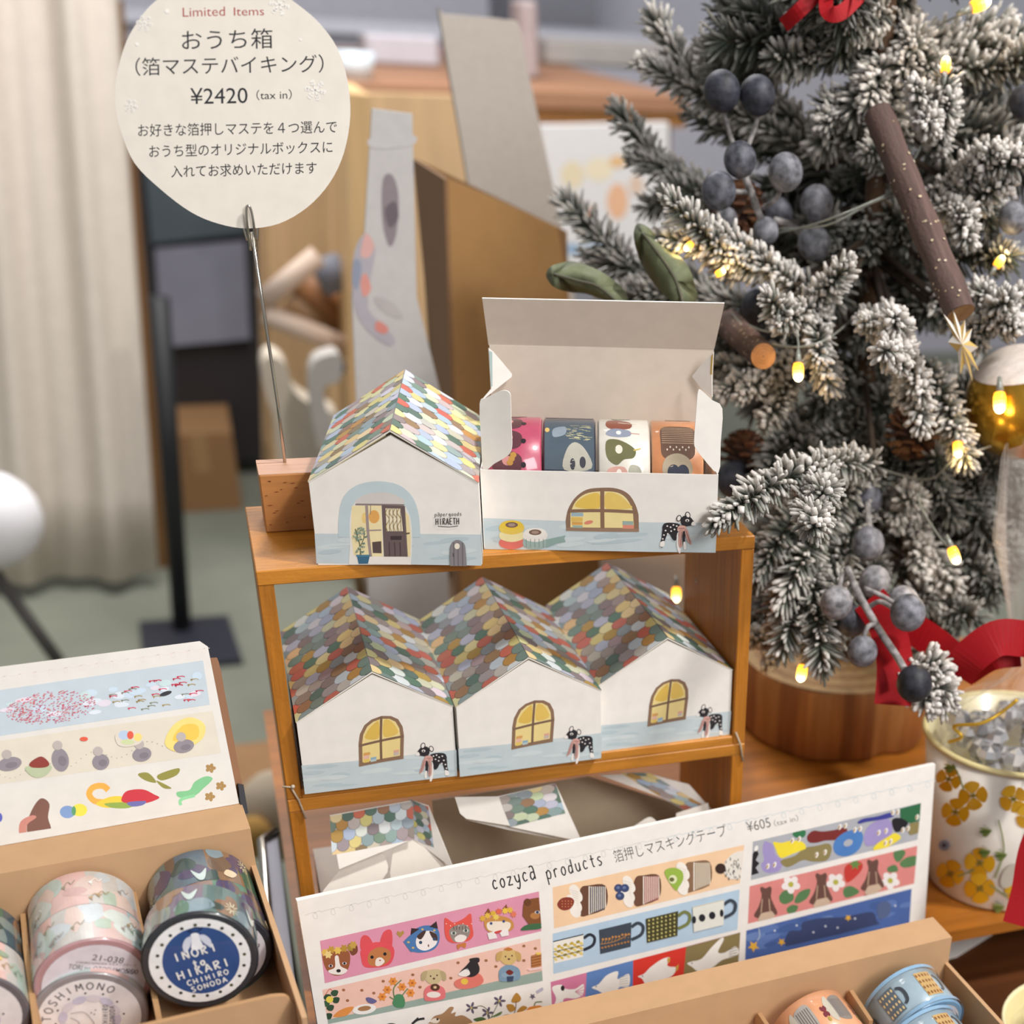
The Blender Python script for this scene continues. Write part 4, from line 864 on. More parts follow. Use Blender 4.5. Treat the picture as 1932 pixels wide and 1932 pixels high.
def p2(a):
    a.poly([(258, 1075), (1795, 725), (1795, 798), (420, 1106), (262, 1106)], '#98aaa0')
    r = random.Random(2)
    for x, y in ((372, 863), (502, 865), (588, 885), (400, 938), (655, 800), (866, 754), (1190, 668), (1138, 778), (1390, 652), (1460, 695), (1660, 548), (1742, 566), (1660, 652), (918, 842)): a.ell(x, y, 12, 10, '#a06a48')
    a.line([(240, 900), (275, 855), (300, 890)], 4, '#c84a3a'); [a.blob([(x-26, y), (x-6, y-22), (x+28, y-16), (x+18, y+18), (x-10, y+20)], c) for x, y, c in ((255, 915, '#2f4a34'), (305, 885, '#37543c'), (315, 935, '#2f4a34'), (275, 990, '#34503a'), (262, 1050, '#2f4a34'), (245, 960, '#3c5a40'))]; a.ell(272, 930, 26, 24, '#e8cf54')
    a.blob([(298, 1050), (340, 1010), (400, 985), (445, 985), (400, 1040), (340, 1055)], '#e09048'); a.ell(520, 1000, 85, 36, '#f0ebe6', -8); a.ell(520, 994, 48, 18, '#a87a50', -8); a.blob([(530, 920), (560, 915), (610, 940), (580, 960), (545, 950)], '#6a6492')
    for x, y in ((725, 800), (790, 840), (862, 812), (684, 860), (648, 910), (850, 882)): a.poly(star(x, y, 34, 22, 6), '#e58f3e'); a.ell(x, y, 9, 8, '#b8642c')
    for p in ([(740, 940), (730, 850), (785, 790)], [(760, 940), (830, 850)], [(750, 940), (700, 910)]): a.line(p, 7, '#5a7a4a')
    a.blob([(728, 930), (745, 895), (790, 895), (810, 940), (800, 985), (750, 985), (722, 960)], '#4f8a60')
    def sit(x, y, hd, ear, body, arm):
        a.blob([(x-70, y+105), (x-60, y+50), (x, y+20), (x+70, y+45), (x+85, y+100), (x+60, y+130), (x-50, y+140)], body); a.ell(x, y+95, 50, 22, arm)
        a.blob([(x-70, y-40), (x-40, y-80), (x+40, y-85), (x+70, y-45), (x+45, y), (x+10, y+22), (x-40, y+8)], hd)
        for s in (-1, 1): a.blob([(x+s*45, y-75), (x+s*85, y-60), (x+s*88, y-10), (x+s*62, y-12)], ear)
        eyes(a, ((x-22, y-38), (x+24, y-44)), 6, '#4a3c30'); a.ell(x+2, y-20, 9, 7, '#5a4030')
    sit(1015, 800, '#cdb98e', '#b8a57c', '#e2787a', '#f0e4dc'); a.ell(1025, 842, 34, 26, '#5a3828'); a.ell(1025, 842, 12, 10, '#d9b890')
    a.blob([(1165, 800), (1230, 770), (1330, 740), (1372, 790), (1340, 830), (1240, 855), (1175, 840)], '#e07a6c'); a.blob([(1200, 745), (1245, 690), (1300, 640), (1340, 690), (1335, 740), (1280, 770)], '#2e2a2c'); a.blob([(1190, 750), (1250, 710), (1275, 745), (1240, 765)], '#efe8e2'); a.blob([(1270, 640), (1335, 630), (1340, 660), (1300, 675)], '#2e2a2c'); eyes(a, ((1255, 712),), 6, '#8fa0b0'); a.ell(1235, 800, 26, 22, '#e8c24e')
    sit(1550, 660, '#d8b878', '#c9a564', '#7f9cb2', '#8faabc'); a.blob([(1518, 570), (1548, 556), (1580, 570), (1550, 582)], '#c07a3c'); a.blob([(1530, 735), (1555, 715), (1585, 735), (1560, 755)], '#7a2f28'); a.poly([(1535, 765), (1588, 760), (1580, 800), (1540, 802)], '#3a4a66')
    a.poly([(1712, 615), (1784, 598), (1784, 700), (1715, 700)], '#b87844')
    for k in range(4): a.line([(1712, 630+k*20), (1784, 615+k*20)], 5, '#7a4426', False, False)
    a.poly([(1680, 712), (1790, 690), (1790, 712), (1700, 724)], '#f0cfc8'); a.ell(1762, 600, 20, 9, '#e8c860')
def p3(a):
    a.blob([(990, 1090), (1020, 1050), (1080, 1030), (1130, 985), (1160, 990), (1140, 1030), (1175, 1020), (1170, 1050), (1230, 1045), (1285, 1105), (1000, 1105)], '#a8825e'); a.blob([(990, 1090), (1020, 1065), (1060, 1075), (1040, 1100)], '#efe2d0'); eyes(a, ((1043, 1072),), 8, '#2a201c')
    for x, y in ((1285, 990), (1400, 1025), (1485, 940)):
        for k in range(5): an = k*1.257; a.ell(x+26*math.cos(an), y+24*math.sin(an), 20, 9, '#5f5468', math.degrees(an))
        a.ell(x, y, 8, 8, '#c8b46a')
    a.line([(1290, 1000), (1350, 975), (1400, 1010), (1410, 1100)], 5, '#6a6a4a'); a.line([(1480, 950), (1410, 1090)], 5, '#6a6a4a'); a.blob([(1300, 1070), (1360, 1055), (1390, 1075), (1330, 1088)], '#4f6a3c'); a.blob([(1420, 1060), (1500, 1015), (1490, 1040)], '#5f7a44')
    for q in ([(1570, 945), (1605, 882), (1640, 920), (1620, 950)], [(1535, 970), (1580, 965), (1600, 1000), (1560, 1018)], [(1610, 1015), (1650, 975), (1685, 990), (1640, 1020)], [(1500, 1055), (1550, 1035), (1590, 1060), (1540, 1090)]): a.blob(q, '#b8863a')
    a.line([(1605, 940), (1600, 1000), (1580, 1060)], 5, '#7a5a2a'); a.blob([(1675, 1040), (1690, 990), (1740, 975), (1790, 980), (1790, 1055), (1700, 1062)], '#e08a3a'); a.line([(1735, 975), (1745, 950), (1790, 945)], 8, '#6a7a4a'); a.poly(star(1722, 908, 24, 11, 5, 20), '#6a6270'); a.line([(1750, 880), (1798, 850)], 22, '#b9b4c4')
    a.line([(860, 1105), (900, 1075), (950, 1065)], 16, '#2c2a2c'); a.line([(870, 1090), (905, 1058)], 8, '#2c2a2c'); a.blob([(680, 1105), (710, 1098), (745, 1104)], '#3a3a34'); a.line([(430, 1105), (470, 1098)], 6, '#7a5a4a')
def cake(a, x, y, w, h, body, stripe, n):
    dx, dy = 1, -.2
    def q(u, v): return (x+u, y+v-u*.16)
    a.blob([q(0, 0), q(w*.12, -h*.5), q(w*.4, -h*.55), q(w, -h*.45), q(w*1.02, h*.3), q(w*.4, h*.48), q(w*.1, h*.45)], body)
    a.poly([q(w*.45, -h*.5), q(w*1.0, -h*.42), q(w*1.02, h*.3), q(w*.45, h*.44)], '#e8dccb')
    for k in range(n): a.line([q(w*.47+k*w*.55/n, -h*.48+k*.6), q(w*.47+k*w*.55/n, h*.42-k*.8)], w*.55/n*.55, stripe, False, False)
    a.z += 1; a.line([q(w*.42, -h*.52), q(w*.42, h*.46)], 8, '#efe6da')
def cream(a, x, y, r):
    for k in range(5): a.ell(x+math.sin(k*2.3)*r*.25, y-r*.8+k*r*.4, r*.55, r*.4, '#f3ece2', 60)
    for k in range(8): a.line([(x-r*.4+k*r*.1, y-r*.9+k*r*.2), (x+r*.3, y-r*.7+k*r*.18)], 2.5, '#cdbfae', False, False)
    a.z += 1
def p4(a):
    cake(a, 345, 865, 205, 210, '#6a4634', '#3a4258', 8); cream(a, 325, 850, 92); a.blob([(198, 870), (230, 830), (290, 822), (322, 850), (300, 900), (255, 918), (215, 905)], '#8c3a2c')
    for i in range(12): a.ell(235+(i % 4)*22, 850+(i//4)*20, 4, 4, '#d8a060', n=6)
    cake(a, 745, 790, 195, 210, '#6e4a38', '#a8585c', 8); cream(a, 712, 780, 88); [a.ell(x, y, 32, 30, '#3d4a74') or a.ell(x-4, y-4, 12, 10, '#6a7aa4') for x, y in ((645, 755), (690, 755), (655, 812))]
    cake(a, 1110, 690, 200, 210, '#8a6a50', '#9a8468', 10); cream(a, 1105, 685, 92); a.blob([(978, 640), (1040, 605), (1105, 630), (1115, 690), (1085, 745), (1055, 768)], '#9ab84a'); a.ell(1040, 690, 30, 32, '#e2e6b8'); a.ell(1032, 692, 18, 16, '#6a6a3a')
    a.poly(smooth([(1420, 560), (1480, 500), (1555, 480)], 3, False)+[(1530, 690), (1450, 690), (1410, 640)], '#e8e2d8'); r = random.Random(3)
    for i in range(36): x = r.uniform(1425, 1530); y = r.uniform(525, 680); a.line([(x, y), (x+r.uniform(-8, 8), y+18)], 5, '#3a3634', False, False)
    a.ell(1388, 612, 38, 38, '#3a2622')
def mug(a, x, y, w, h, c, hc, fill=None):
    q = lambda u, v: (x+u*w, y+v*h-u*w*.24)
    a.line([q(1, .2), q(1.2, .1), q(1.36, .3), q(1.3, .6), q(1, .72)], w*.1, hc); a.poly([q(0, 0), q(1, 0), q(.98, 1), q(.04, 1)], c)
    if fill: fill(q)
def p5(a):
    def leaves(q):
        a.poly([q(0, 0), q(1, 0), q(1, .05), q(0, .05)], '#2a2e3a')
        for k in range(9):
            for v in (.34, .56, .78): a.ell(*q(.08+k*.105, v+.05*(-1)**k), 15, 10, ['#c9a93c', '#d8bc5a', '#a8943a', '#e0cc7a'][(k+int(v*10)) % 4], 30*(-1)**k)
        a.line([q(0, .47), q(1, .5)], 4, '#4a4a3a'); a.line([q(0, .72), q(1, .72)], 4, '#4a4a3a')
    mug(a, 168, 1142, 222, 165, '#efeae0', '#2c313c', leaves)
    def sprig(q):
        a.line([q(.05, .6), q(.5, .62), q(.95, .45)], 4, '#c98f4c')
        for k in range(9): a.line([q(.08+k*.1, .6), q(.12+k*.1, .42+.02*k)], 4, '#b8803c'); a.ell(*q(.12+k*.1, .42+.02*(k % 3)), 9, 8, '#c88a48'); a.ell(*q(.1+k*.1, .76), 9, 7, '#b07a44')
    mug(a, 502, 1060, 236, 178, '#3f4854', '#3a4450', sprig)
    def dots(q):
        for i in range(7):
            for j in range(6): a.ell(*q(.1+i*.13, .1+j*.16), 7, 8, '#c9bf7a', n=8)
    mug(a, 842, 978, 236, 178, '#474426', '#7a8048', dots)
    def big(q):
        for u in (.05, .3, .62, .92): a.ell(*q(u, .52), 24 if u not in (.05, .92) else 14, 28, '#23262c')
        a.line([q(0, .02), q(1, .02)], 5, '#c9b9a0')
    mug(a, 1182, 890, 230, 185, '#e6e6dc', '#3a4450', big)
def p6(a):
    a.poly([(414, 1362), (752, 1278), (748, 1500), (400, 1590)], '#5f82bc', False); a.poly([(752, 1278), (1138, 1184), (1118, 1405), (748, 1500)], '#d8382c', False); a.poly([(1138, 1184), (1533, 1078), (1520, 1300), (1118, 1405)], '#8a7a50')
    Wt = '#f2ede6'
    a.blob([(160, 1480), (230, 1460), (260, 1490), (330, 1490), (390, 1455), (385, 1530), (330, 1560), (250, 1560), (230, 1620), (170, 1630), (190, 1560)], Wt); a.ell(238, 1485, 14, 20, '#2a2426'); a.ell(226, 1605, 12, 18, '#2a2426'); [a.line([(330, 1510), (395, 1470+k*28)], 7, '#e0a8b8', False, False) for k in range(4)]
    a.blob([(450, 1480), (500, 1455), (560, 1390), (640, 1362), (640, 1420), (720, 1380), (720, 1470), (650, 1480), (620, 1530), (560, 1535), (490, 1500)], Wt); [a.line([(650, 1410+k*16), (715, 1392+k*18)], 4, '#b9b4aa', False, False) for k in range(5)]; a.ell(482, 1473, 5, 5, '#2a2426')
    a.blob([(785, 1400), (830, 1380), (880, 1330), (960, 1275), (1020, 1262), (1000, 1320), (1060, 1330), (1080, 1320), (1040, 1390), (960, 1430), (900, 1465), (850, 1465), (815, 1415)], Wt); a.poly([(1000, 1265), (1022, 1262), (1018, 1298), (1000, 1295)], '#c9a04a'); a.poly([(1060, 1330), (1085, 1308), (1078, 1350), (1060, 1365)], '#c9a04a'); a.ell(820, 1397, 5, 5, '#2a2426')
    a.blob([(1145, 1305), (1180, 1290), (1250, 1270), (1320, 1190), (1390, 1122), (1412, 1130), (1370, 1220), (1420, 1225), (1500, 1180), (1515, 1240), (1400, 1280), (1320, 1340), (1230, 1362), (1180, 1330)], Wt); [a.line([(1450, 1205+k*16), (1510, 1185+k*20)], 4, '#4a443a', False, False) for k in range(4)]; a.ell(1180, 1303, 5, 5, '#2a2426')
def p7(a):
    def ev(*pts):
        for x, y in pts: a.ell(x, y, 11, 20, '#f3efe8', 20); a.ell(x-5, y+3, 5, 14, '#a8803c', 20)
    a.poly([(140, 600), (165, 560), (180, 600), (160, 640), (185, 660), (160, 690), (182, 725), (132, 740)], '#1f1d22'); a.ell(164, 562, 12, 20, '#f3efe8', 20)
    a.blob([(205, 580), (215, 520), (240, 520), (275, 540), (290, 600), (330, 640), (325, 700), (270, 725), (215, 715), (195, 670), (215, 640)], '#a294c8'); ev((240, 680), (285, 670))
    a.blob([(330, 640), (420, 610), (480, 560), (560, 545), (640, 530), (662, 570), (630, 640), (540, 650), (470, 640), (380, 685), (335, 670)], '#8f8254'); ev((562, 605), (618, 588))
    a.blob([(276, 520), (330, 525), (400, 510), (470, 520), (492, 560), (450, 580), (400, 600), (325, 625), (290, 560)], '#f2dc3c'); a.blob([(402, 465), (440, 445), (488, 445), (480, 485), (430, 492)], '#33784c'); ev((402, 510), (447, 500))
    a.blob([(500, 480), (540, 445), (600, 450), (680, 440), (755, 425), (760, 480), (700, 505), (620, 510), (560, 525), (510, 520)], '#7a2c2a'); ev((715, 420), (752, 412))
    a.blob([(672, 560), (690, 500), (760, 450), (840, 440), (870, 490), (840, 570), (770, 612), (700, 605)], '#4d7fc0'); a.ell(770, 525, 32, 22, '#b0b3bc', -25); ev((815, 440), (850, 432))
    a.blob([(876, 480), (900, 420), (960, 380), (1040, 370), (1062, 440), (1030, 500), (940, 540), (885, 540)], '#a294c8'); ev((972, 458), (1020, 446)); a.blob([(832, 388), (870, 365), (960, 350), (1050, 325), (1070, 350), (1000, 370), (900, 385), (845, 398)], '#3d3f94'); ev((1065, 325), (1098, 320))
    a.poly([(1112, 300), (1250, 262), (1242, 380), (1180, 395), (1115, 375)], '#2f6a46'); a.blob([(1062, 370), (1110, 360), (1165, 390), (1140, 430), (1090, 455), (1065, 420)], '#201e24'); a.poly([(1150, 430), (1180, 395), (1240, 385), (1232, 460), (1180, 475)], '#8f8254'); ev((1130, 440), (1165, 430), (1225, 355))
    a.blob([(935, 570), (960, 530), (1040, 480), (1080, 460), (1118, 490), (1060, 535), (980, 572)], '#f2dc3c'); ev((1015, 525), (1050, 515))
def bear(a, x, y):
    a.blob([(x-75, y+175), (x-45, y+110), (x-25, y+40), (x-35, y-5), (x-25, y-20), (x, y-10), (x+30, y-22), (x+40, y), (x+35, y+50), (x+60, y+110), (x+75, y+160), (x, y+190)], '#6a4a40'); a.poly([(x-50, y+195), (x-30, y+155), (x+40, y+140), (x+65, y+170), (x+20, y+205), (x-45, y+212)], '#cdb49c')
    for k in (-1, 1): a.line([(x+k*22, y+60), (x+k*30, y+150)], 6, '#c8a890')
    a.poly([(x-55, y+215), (x-30, y+212), (x-32, y+235), (x-58, y+238)], '#a83a3a'); a.poly([(x+8, y+205), (x+40, y+198), (x+38, y+225), (x+8, y+230)], '#a83a3a')
def p8(a):
    G = '#5a7f52'
    for q in ([(315, 880), (350, 840), (400, 850), (410, 900), (360, 930), (325, 920)], [(415, 910), (450, 850), (520, 830), (500, 890), (440, 925)], [(365, 960), (400, 935), (440, 945), (420, 985), (375, 990)], [(740, 830), (790, 810), (845, 850), (780, 885), (745, 880)], [(1030, 690), (1080, 670), (1100, 710), (1040, 720)], [(1110, 660), (1160, 620), (1225, 615), (1220, 670), (1140, 690)], [(1070, 590), (1110, 565), (1150, 590), (1110, 650), (1080, 640)]): a.blob(q, G)
    for x, y in ((392, 800), (688, 785), (1048, 775)):
        for k in range(5): an = k*1.257+.3; a.ell(x+34*math.cos(an), y+32*math.sin(an), 30, 24, '#f0e9e6', math.degrees(an))
        a.ell(x, y, 18, 18, '#b8b24a')
    a.blob([(745, 700), (780, 660), (850, 650), (865, 690), (820, 750), (760, 785)], '#c83c34'); a.poly(star(815, 665, 44, 20, 6), '#6a8a4a')
    bear(a, 225, 835); bear(a, 590, 745); bear(a, 930, 655)
def p9(a):
    r = random.Random(4)
    for i in range(26): x = r.uniform(130, 1160); a.ell(x, 1180-(x-100)*.24+r.uniform(-60, 60), r.uniform(30, 80), r.uniform(14, 30), r.choice(['#4f6ca8', '#5f7ab4', '#445f98', '#6a84b8']), -14)
    a.poly(smooth([(350, 1180), (380, 1110), (460, 1100), (470, 1050), (600, 1020), (740, 1015), (860, 990), (935, 985), (960, 1040), (980, 1060)], 3, False)+[(700, 1130), (360, 1208)], '#39456c'); a.blob([(960, 950), (1000, 910), (1050, 930), (1040, 1000), (975, 1030)], '#55648c')
    for x, y, q in ((145, 1208, 40), (770, 1020, 24), (330, 1180, 28)): a.poly(star(x, y, q, q*.45, 5, 20), '#e6b23e')
    for i in range(30): a.ell(r.uniform(130, 1150), r.uniform(930, 1180), 4, 4, '#cfd8e6', n=6) if 0 else None
    for x, y in ((285, 1105), (430, 1070), (540, 1115), (620, 1075), (700, 1085), (815, 1025), (1080, 940)): a.ell(x, y, 7, 7, '#d5dcea', n=8)
    a.line([(180, 1090), (185, 1140), (170, 1170)], 6, '#b9c4d8')
strip(t, 'tape_strip', 'pink strip with animal faces', [(203, 512), (1768, 158), (1786, 442), (238, 815)], '#dd95ac', p1, fnr, Z1)
strip(t, 'tape_strip', 'salmon strip with animals at a table', [(220, 862), (1778, 495), (1795, 798), (262, 1106)], '#efc3b2', p2, fnr, Z1)
strip(t, 'tape_strip', 'white strip with hare and autumn leaves', [(262, 1150), (1798, 842), (1800, 1030), (1600, 1106), (270, 1240)], '#efe9e2', p3, fnr, Z1)
strip(t, 'tape_strip', 'peach strip with decorated cakes', [(165, 750), (1562, 440), (1530, 720), (175, 1050)], '#f2cda6', p4, fnr, Z2)
strip(t, 'tape_strip', 'light blue strip with cups', [(165, 1088), (1528, 765), (1512, 1058), (170, 1382)], '#b6cde0', p5, fnr, Z2)
strip(t, 'tape_strip', 'four-coloured strip with white birds', [(150, 1440), (1533, 1078), (1518, 1310), (165, 1700)], '#d07a9c', p6, fnr, Z2)
strip(t, 'tape_strip', 'grey strip with coloured blobs', [(142, 518), (1252, 262), (1228, 505), (128, 772)], '#b0b2b8', p7, fnr, Z3)
strip(t, 'tape_strip', 'coral strip with bears and strawberries', [(120, 812), (1228, 545), (1206, 795), (108, 1060)], '#dd8a84', p8, fnr, Z3)
strip(t, 'tape_strip', 'night blue strip with stars', [(98, 1105), (1190, 828), (1172, 1100), (90, 1300)], '#4a66a4', p9, fnr, Z3)
# ------------------------------------------------------------------ opened house boxes in the lower crate
def open_low(name, label, quads):
    t = thing(name, label, 'paper box', quads[0][1][0]); return t
def px_panel(t, name, px, Y, lean=0, col=WHITE, tiles=None, th=.0007, yaw=0):
    N = Vector((math.sin(yaw), -1, lean)).normalized(); P0 = aty(px[0][0], px[0][1], Y)
    b = MB(); pts = [onp(x, y, P0, N) for x, y in px]; b.prism(pts, -N*th, col, '#f6f1e8')
    if tiles:
        o, e1, e2 = [onp(x, y, P0, N) for x, y in tiles[0]]; ud, vd = e1-o, e2-o
        ul, vl = ud.length, vd.length; ud.normalize(); vd.normalize(); shingles(b, o+N*1e-5, ud, vd, N, ul, vl, *tiles[1:])
    return b.build(name, PAPER, t)
t = thing('open_house_box', 'house box with open gable end in the lower crate, left side', 'paper box', (.05, .03, .0053))
px_panel(t, 'roof', [(622, 1538), (775, 1510), (782, 1582), (640, 1640)], .012, .5, tiles=(((778, 1512), (622, 1540), (782, 1584)), 7, 4, 21))
px_panel(t, 'roof', [(772, 1508), (808, 1520), (856, 1640), (783, 1585)], .016, .3, tiles=(((772, 1508), (783, 1585), (808, 1522)), 6, 3, 22), yaw=-.5)
px_panel(t, 'gable_flap', [(642, 1640), (722, 1606), (735, 1640), (700, 1690), (600, 1700), (610, 1680)], .006, .6, '#ece6dd')
px_panel(t, 'gable_flap', [(742, 1600), (778, 1585), (862, 1636), (860, 1660), (740, 1690), (736, 1645)], .007, .5, '#e6dfd5')
b = MB(); b.box((.011, .004, .0054), (.078, .085, .04), '#e6dfd4'); b.build('tray', PAPER, t)
t = thing('open_house_box', 'house box lying open in the lower crate, middle, grey inside showing', 'paper box', (.12, .04, .0053))
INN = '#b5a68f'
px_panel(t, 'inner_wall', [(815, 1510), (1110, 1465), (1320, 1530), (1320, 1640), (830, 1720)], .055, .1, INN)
px_panel(t, 'tuck_flap', [(858, 1504), (940, 1503), (962, 1558), (880, 1545), (868, 1535)], .004, .2, '#f0ebe2')
px_panel(t, 'roof', [(938, 1503), (1048, 1478), (1098, 1588), (962, 1560)], .0045, .25, tiles=(((942, 1503), (962, 1560), (1048, 1478)), 4, 5, 23))
px_panel(t, 'lid_edge', [(875, 1546), (962, 1558), (1098, 1584), (1098, 1592), (960, 1566)], .005, .2, '#f3eee6')
px_panel(t, 'roof', [(1130, 1462), (1225, 1460), (1300, 1480), (1345, 1530), (1290, 1520)], .03, .3, tiles=(((1225, 1458), (1345, 1530), (1170, 1458)), 6, 3, 24))
px_panel(t, 'tuck_flap', [(1276, 1535), (1336, 1515), (1340, 1545), (1274, 1560)], .012, .3, '#eee8df')
px_panel(t, 'tuck_flap', smooth([(1178, 1578), (1210, 1550), (1228, 1542), (1242, 1554), (1250, 1572), (1210, 1600)], 3), .006, .3, '#f0ebe2')
b = MB(); b.box((.088, .01, .0054), (.226, .054, .03), '#e0d8cb'); b.build('tray', PAPER, t)
# ------------------------------------------------------------------ frosted tabletop tree on a log stump
TX, TY = .41, .24
ts = thing('log_stump', 'round log slice with pale cut sides, the frosted tree standing on it', 'log', (TX, TY, 0))
b = MB(); rnd = random.Random(3); M = Matrix.Translation((TX, TY, 0)); n = 56; rings = []
rj = [1+.02*math.sin(5*a)+.015*math.sin(11*a+1)-(.05 if abs(a-4.9) < .12 else 0) for a in (2*math.pi*k/n for k in range(n))]
for z, r in ((.0005, .072), (.003, .0745), (.052, .0745), (.056, .0725)): rings.append([b.v((TX+r*rj[k]*math.cos(2*math.pi*k/n), TY+r*rj[k]*math.sin(2*math.pi*k/n), z)) for k in range(n)])
for i in range(3):
    for k in range(n): b.f((rings[i][k], rings[i][(k+1) % n], rings[i+1][(k+1) % n], rings[i+1][k]), ['#b57a40', '#a86c36', '#bd8348', '#9c6230'][(k*7//3) % 4], True)
b.f(rings[0][::-1], '#a87440'); b.build('bark_side', mat('stump_wood', rough=.6, grain=((120, 120, 12), .3)), ts)
b = MB(); top = Matrix.Translation((TX, TY, .0561))
b.lathe([(.0722-.0075*k, .00002*k) for k in range(10)], top, '#c49a66', n, [['#cda56f', '#b98a55'][k % 2] for k in range(9)]); b.build('cut_face', mat('stump_wood', rough=.6), ts)
tree = thing('frosted_tree', 'snow-flocked tabletop fir tree decorated with berries, twigs and small lights', 'tree', (TX, TY, .0562))
def mixc(a, b_, t): return tuple(x+(y-x)*t for x, y in zip(a, b_))
G1, G2, G3, SNOW, SNOW2 = map(H, ('#303b31', '#4d5a48', '#222a24', '#ebe6e1', '#cfc8c0'))
def axis_at(z): return Vector((TX+.004*math.sin(z*9), TY, z))
def branch(tip, base, nl, frost, seed, dens=2000, droop=.0, dark=0, nr=.00105, stem=True, side=0, spread=.6):
    """one flocked branch: a woody stem, its side twigs and every needle"""
    r = random.Random(seed); tip, base = Vector(tip), Vector(base); V = []; Fc = []; C = []
    def ring(c, u, s, q, col, m=4):
        i0 = len(V)
        for k in range(m): an = 2*math.pi*k/m; V.append(c+(u*math.cos(an)+s*math.sin(an))*q); C.append(col)
        return i0
    segs = [(tip, base, droop, stem)]; mv = tip-base
    for k in range(side):
        p = base+mv*r.uniform(.25, .8); e1 = mv.orthogonal().normalized(); e2 = mv.normalized().cross(e1); an = r.uniform(0, 6.283)
        d = (mv.normalized()+(e1*math.cos(an)+e2*math.sin(an))*spread*r.uniform(.8, 1.5)).normalized(); segs.append((p+d*mv.length*r.uniform(.35, .55), p, 0, False))
    for tip, base, droop, stem_ in segs:
        mid = (tip+base)/2+Vector((0, 0, droop)); Lg = (tip-base).length; N = max(30, int(dens*Lg))
        def at(t): return base*(1-t)**2+mid*2*t*(1-t)+tip*t*t
        path = [at(i/6) for i in range(7)]
        if stem_: path = [axis_at(base.z+.02*(1 if base.z > .2 else 0)), base]+path[1:]
        u0 = (path[1]-path[0]).orthogonal().normalized(); pr = None
        for i, p in enumerate(path):
            d = (path[min(i+1, len(path)-1)]-path[max(0, i-1)]).normalized(); u = (u0-d*u0.dot(d)).normalized(); s = d.cross(u)
            q = ring(p, u, s, .0022*(1-.6*i/len(path)), H('#3d3024'), 5)
            if pr is not None: Fc += [(pr+k, pr+(k+1) % 5, q+(k+1) % 5, q+k) for k in range(5)]
            pr = q
        ph = r.random()*6
        for i in range(N):
            t = (i+r.random())/N; p = at(t); d = (at(min(1, t+.02))-at(max(0, t-.02))).normalized()
            ph += 2.4+r.uniform(-.4, .4); e1 = d.orthogonal().normalized(); e2 = d.cross(e1); rad = e1*math.cos(ph)+e2*math.sin(ph)
            sp = math.radians(r.uniform(38, 70)*(1-.55*max(0, (t-.75)/.25)))
            n_ = (d*math.cos(sp)+rad*math.sin(sp)).normalized(); l = nl*r.uniform(.7, 1.12)*(1-.3*max(0, (t-.85)/.15))
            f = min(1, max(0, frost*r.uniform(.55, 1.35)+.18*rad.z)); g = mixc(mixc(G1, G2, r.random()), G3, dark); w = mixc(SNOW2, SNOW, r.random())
            if dark: w = mixc(w, H('#8f8d86'), dark*.6)  # snow greyed to give inner branches their shade
            u = n_.orthogonal().normalized(); s = n_.cross(u); bend = Vector((0, 0, -1))*l*r.uniform(-.05, .12)
            rr = nr*r.uniform(.7, 1.15)*(1+(.5 if f > .75 and r.random() < .3 else 0)); a = ring(p, u, s, rr*.7, g)
            b1 = ring(p+n_*l*.45+bend*.3, u, s, rr*(.85+.25*f), mixc(g, w, f*r.uniform(.2, .6)))
            b2 = ring(p+n_*l*.8+bend*.8, u, s, rr*(.8+.75*f), mixc(g, w, min(1, f*1.1)))
            b3 = ring(p+n_*l+bend, u, s, rr*(.35+.6*f), mixc(g, w, min(1, f*1.25)))
            for x, y in ((a, b1), (b1, b2), (b2, b3)): Fc += [(x+k, x+(k+1) % 4, y+(k+1) % 4, y+k) for k in range(4)]
            Fc.append((b3, b3+1, b3+2, b3+3))
    inv = MW[tree.name].inverted(); me = bpy.data.meshes.new('branch'); me.from_pydata([inv @ p for p in V], [], Fc); me.materials.append(NEEDLE)
    ca = me.color_attributes.new('Col', 'FLOAT_COLOR', 'POINT'); ar = np.ones((len(V), 4), np.float32); ar[:, :3] = np.array(C, np.float32); ca.data.foreach_set('color', ar.ravel())
    me.polygons.foreach_set('use_smooth', [True]*len(Fc)); me.update()
    o = bpy.data.objects.new('branch', me); COL.objects.link(o); o.parent = tree; return o
b = MB(); b.tube([axis_at(.0562+.03*i) for i in range(21)], [.011-.0004*i for i in range(21)], '#5a4330', 12); b.build('trunk', BARK, tree)
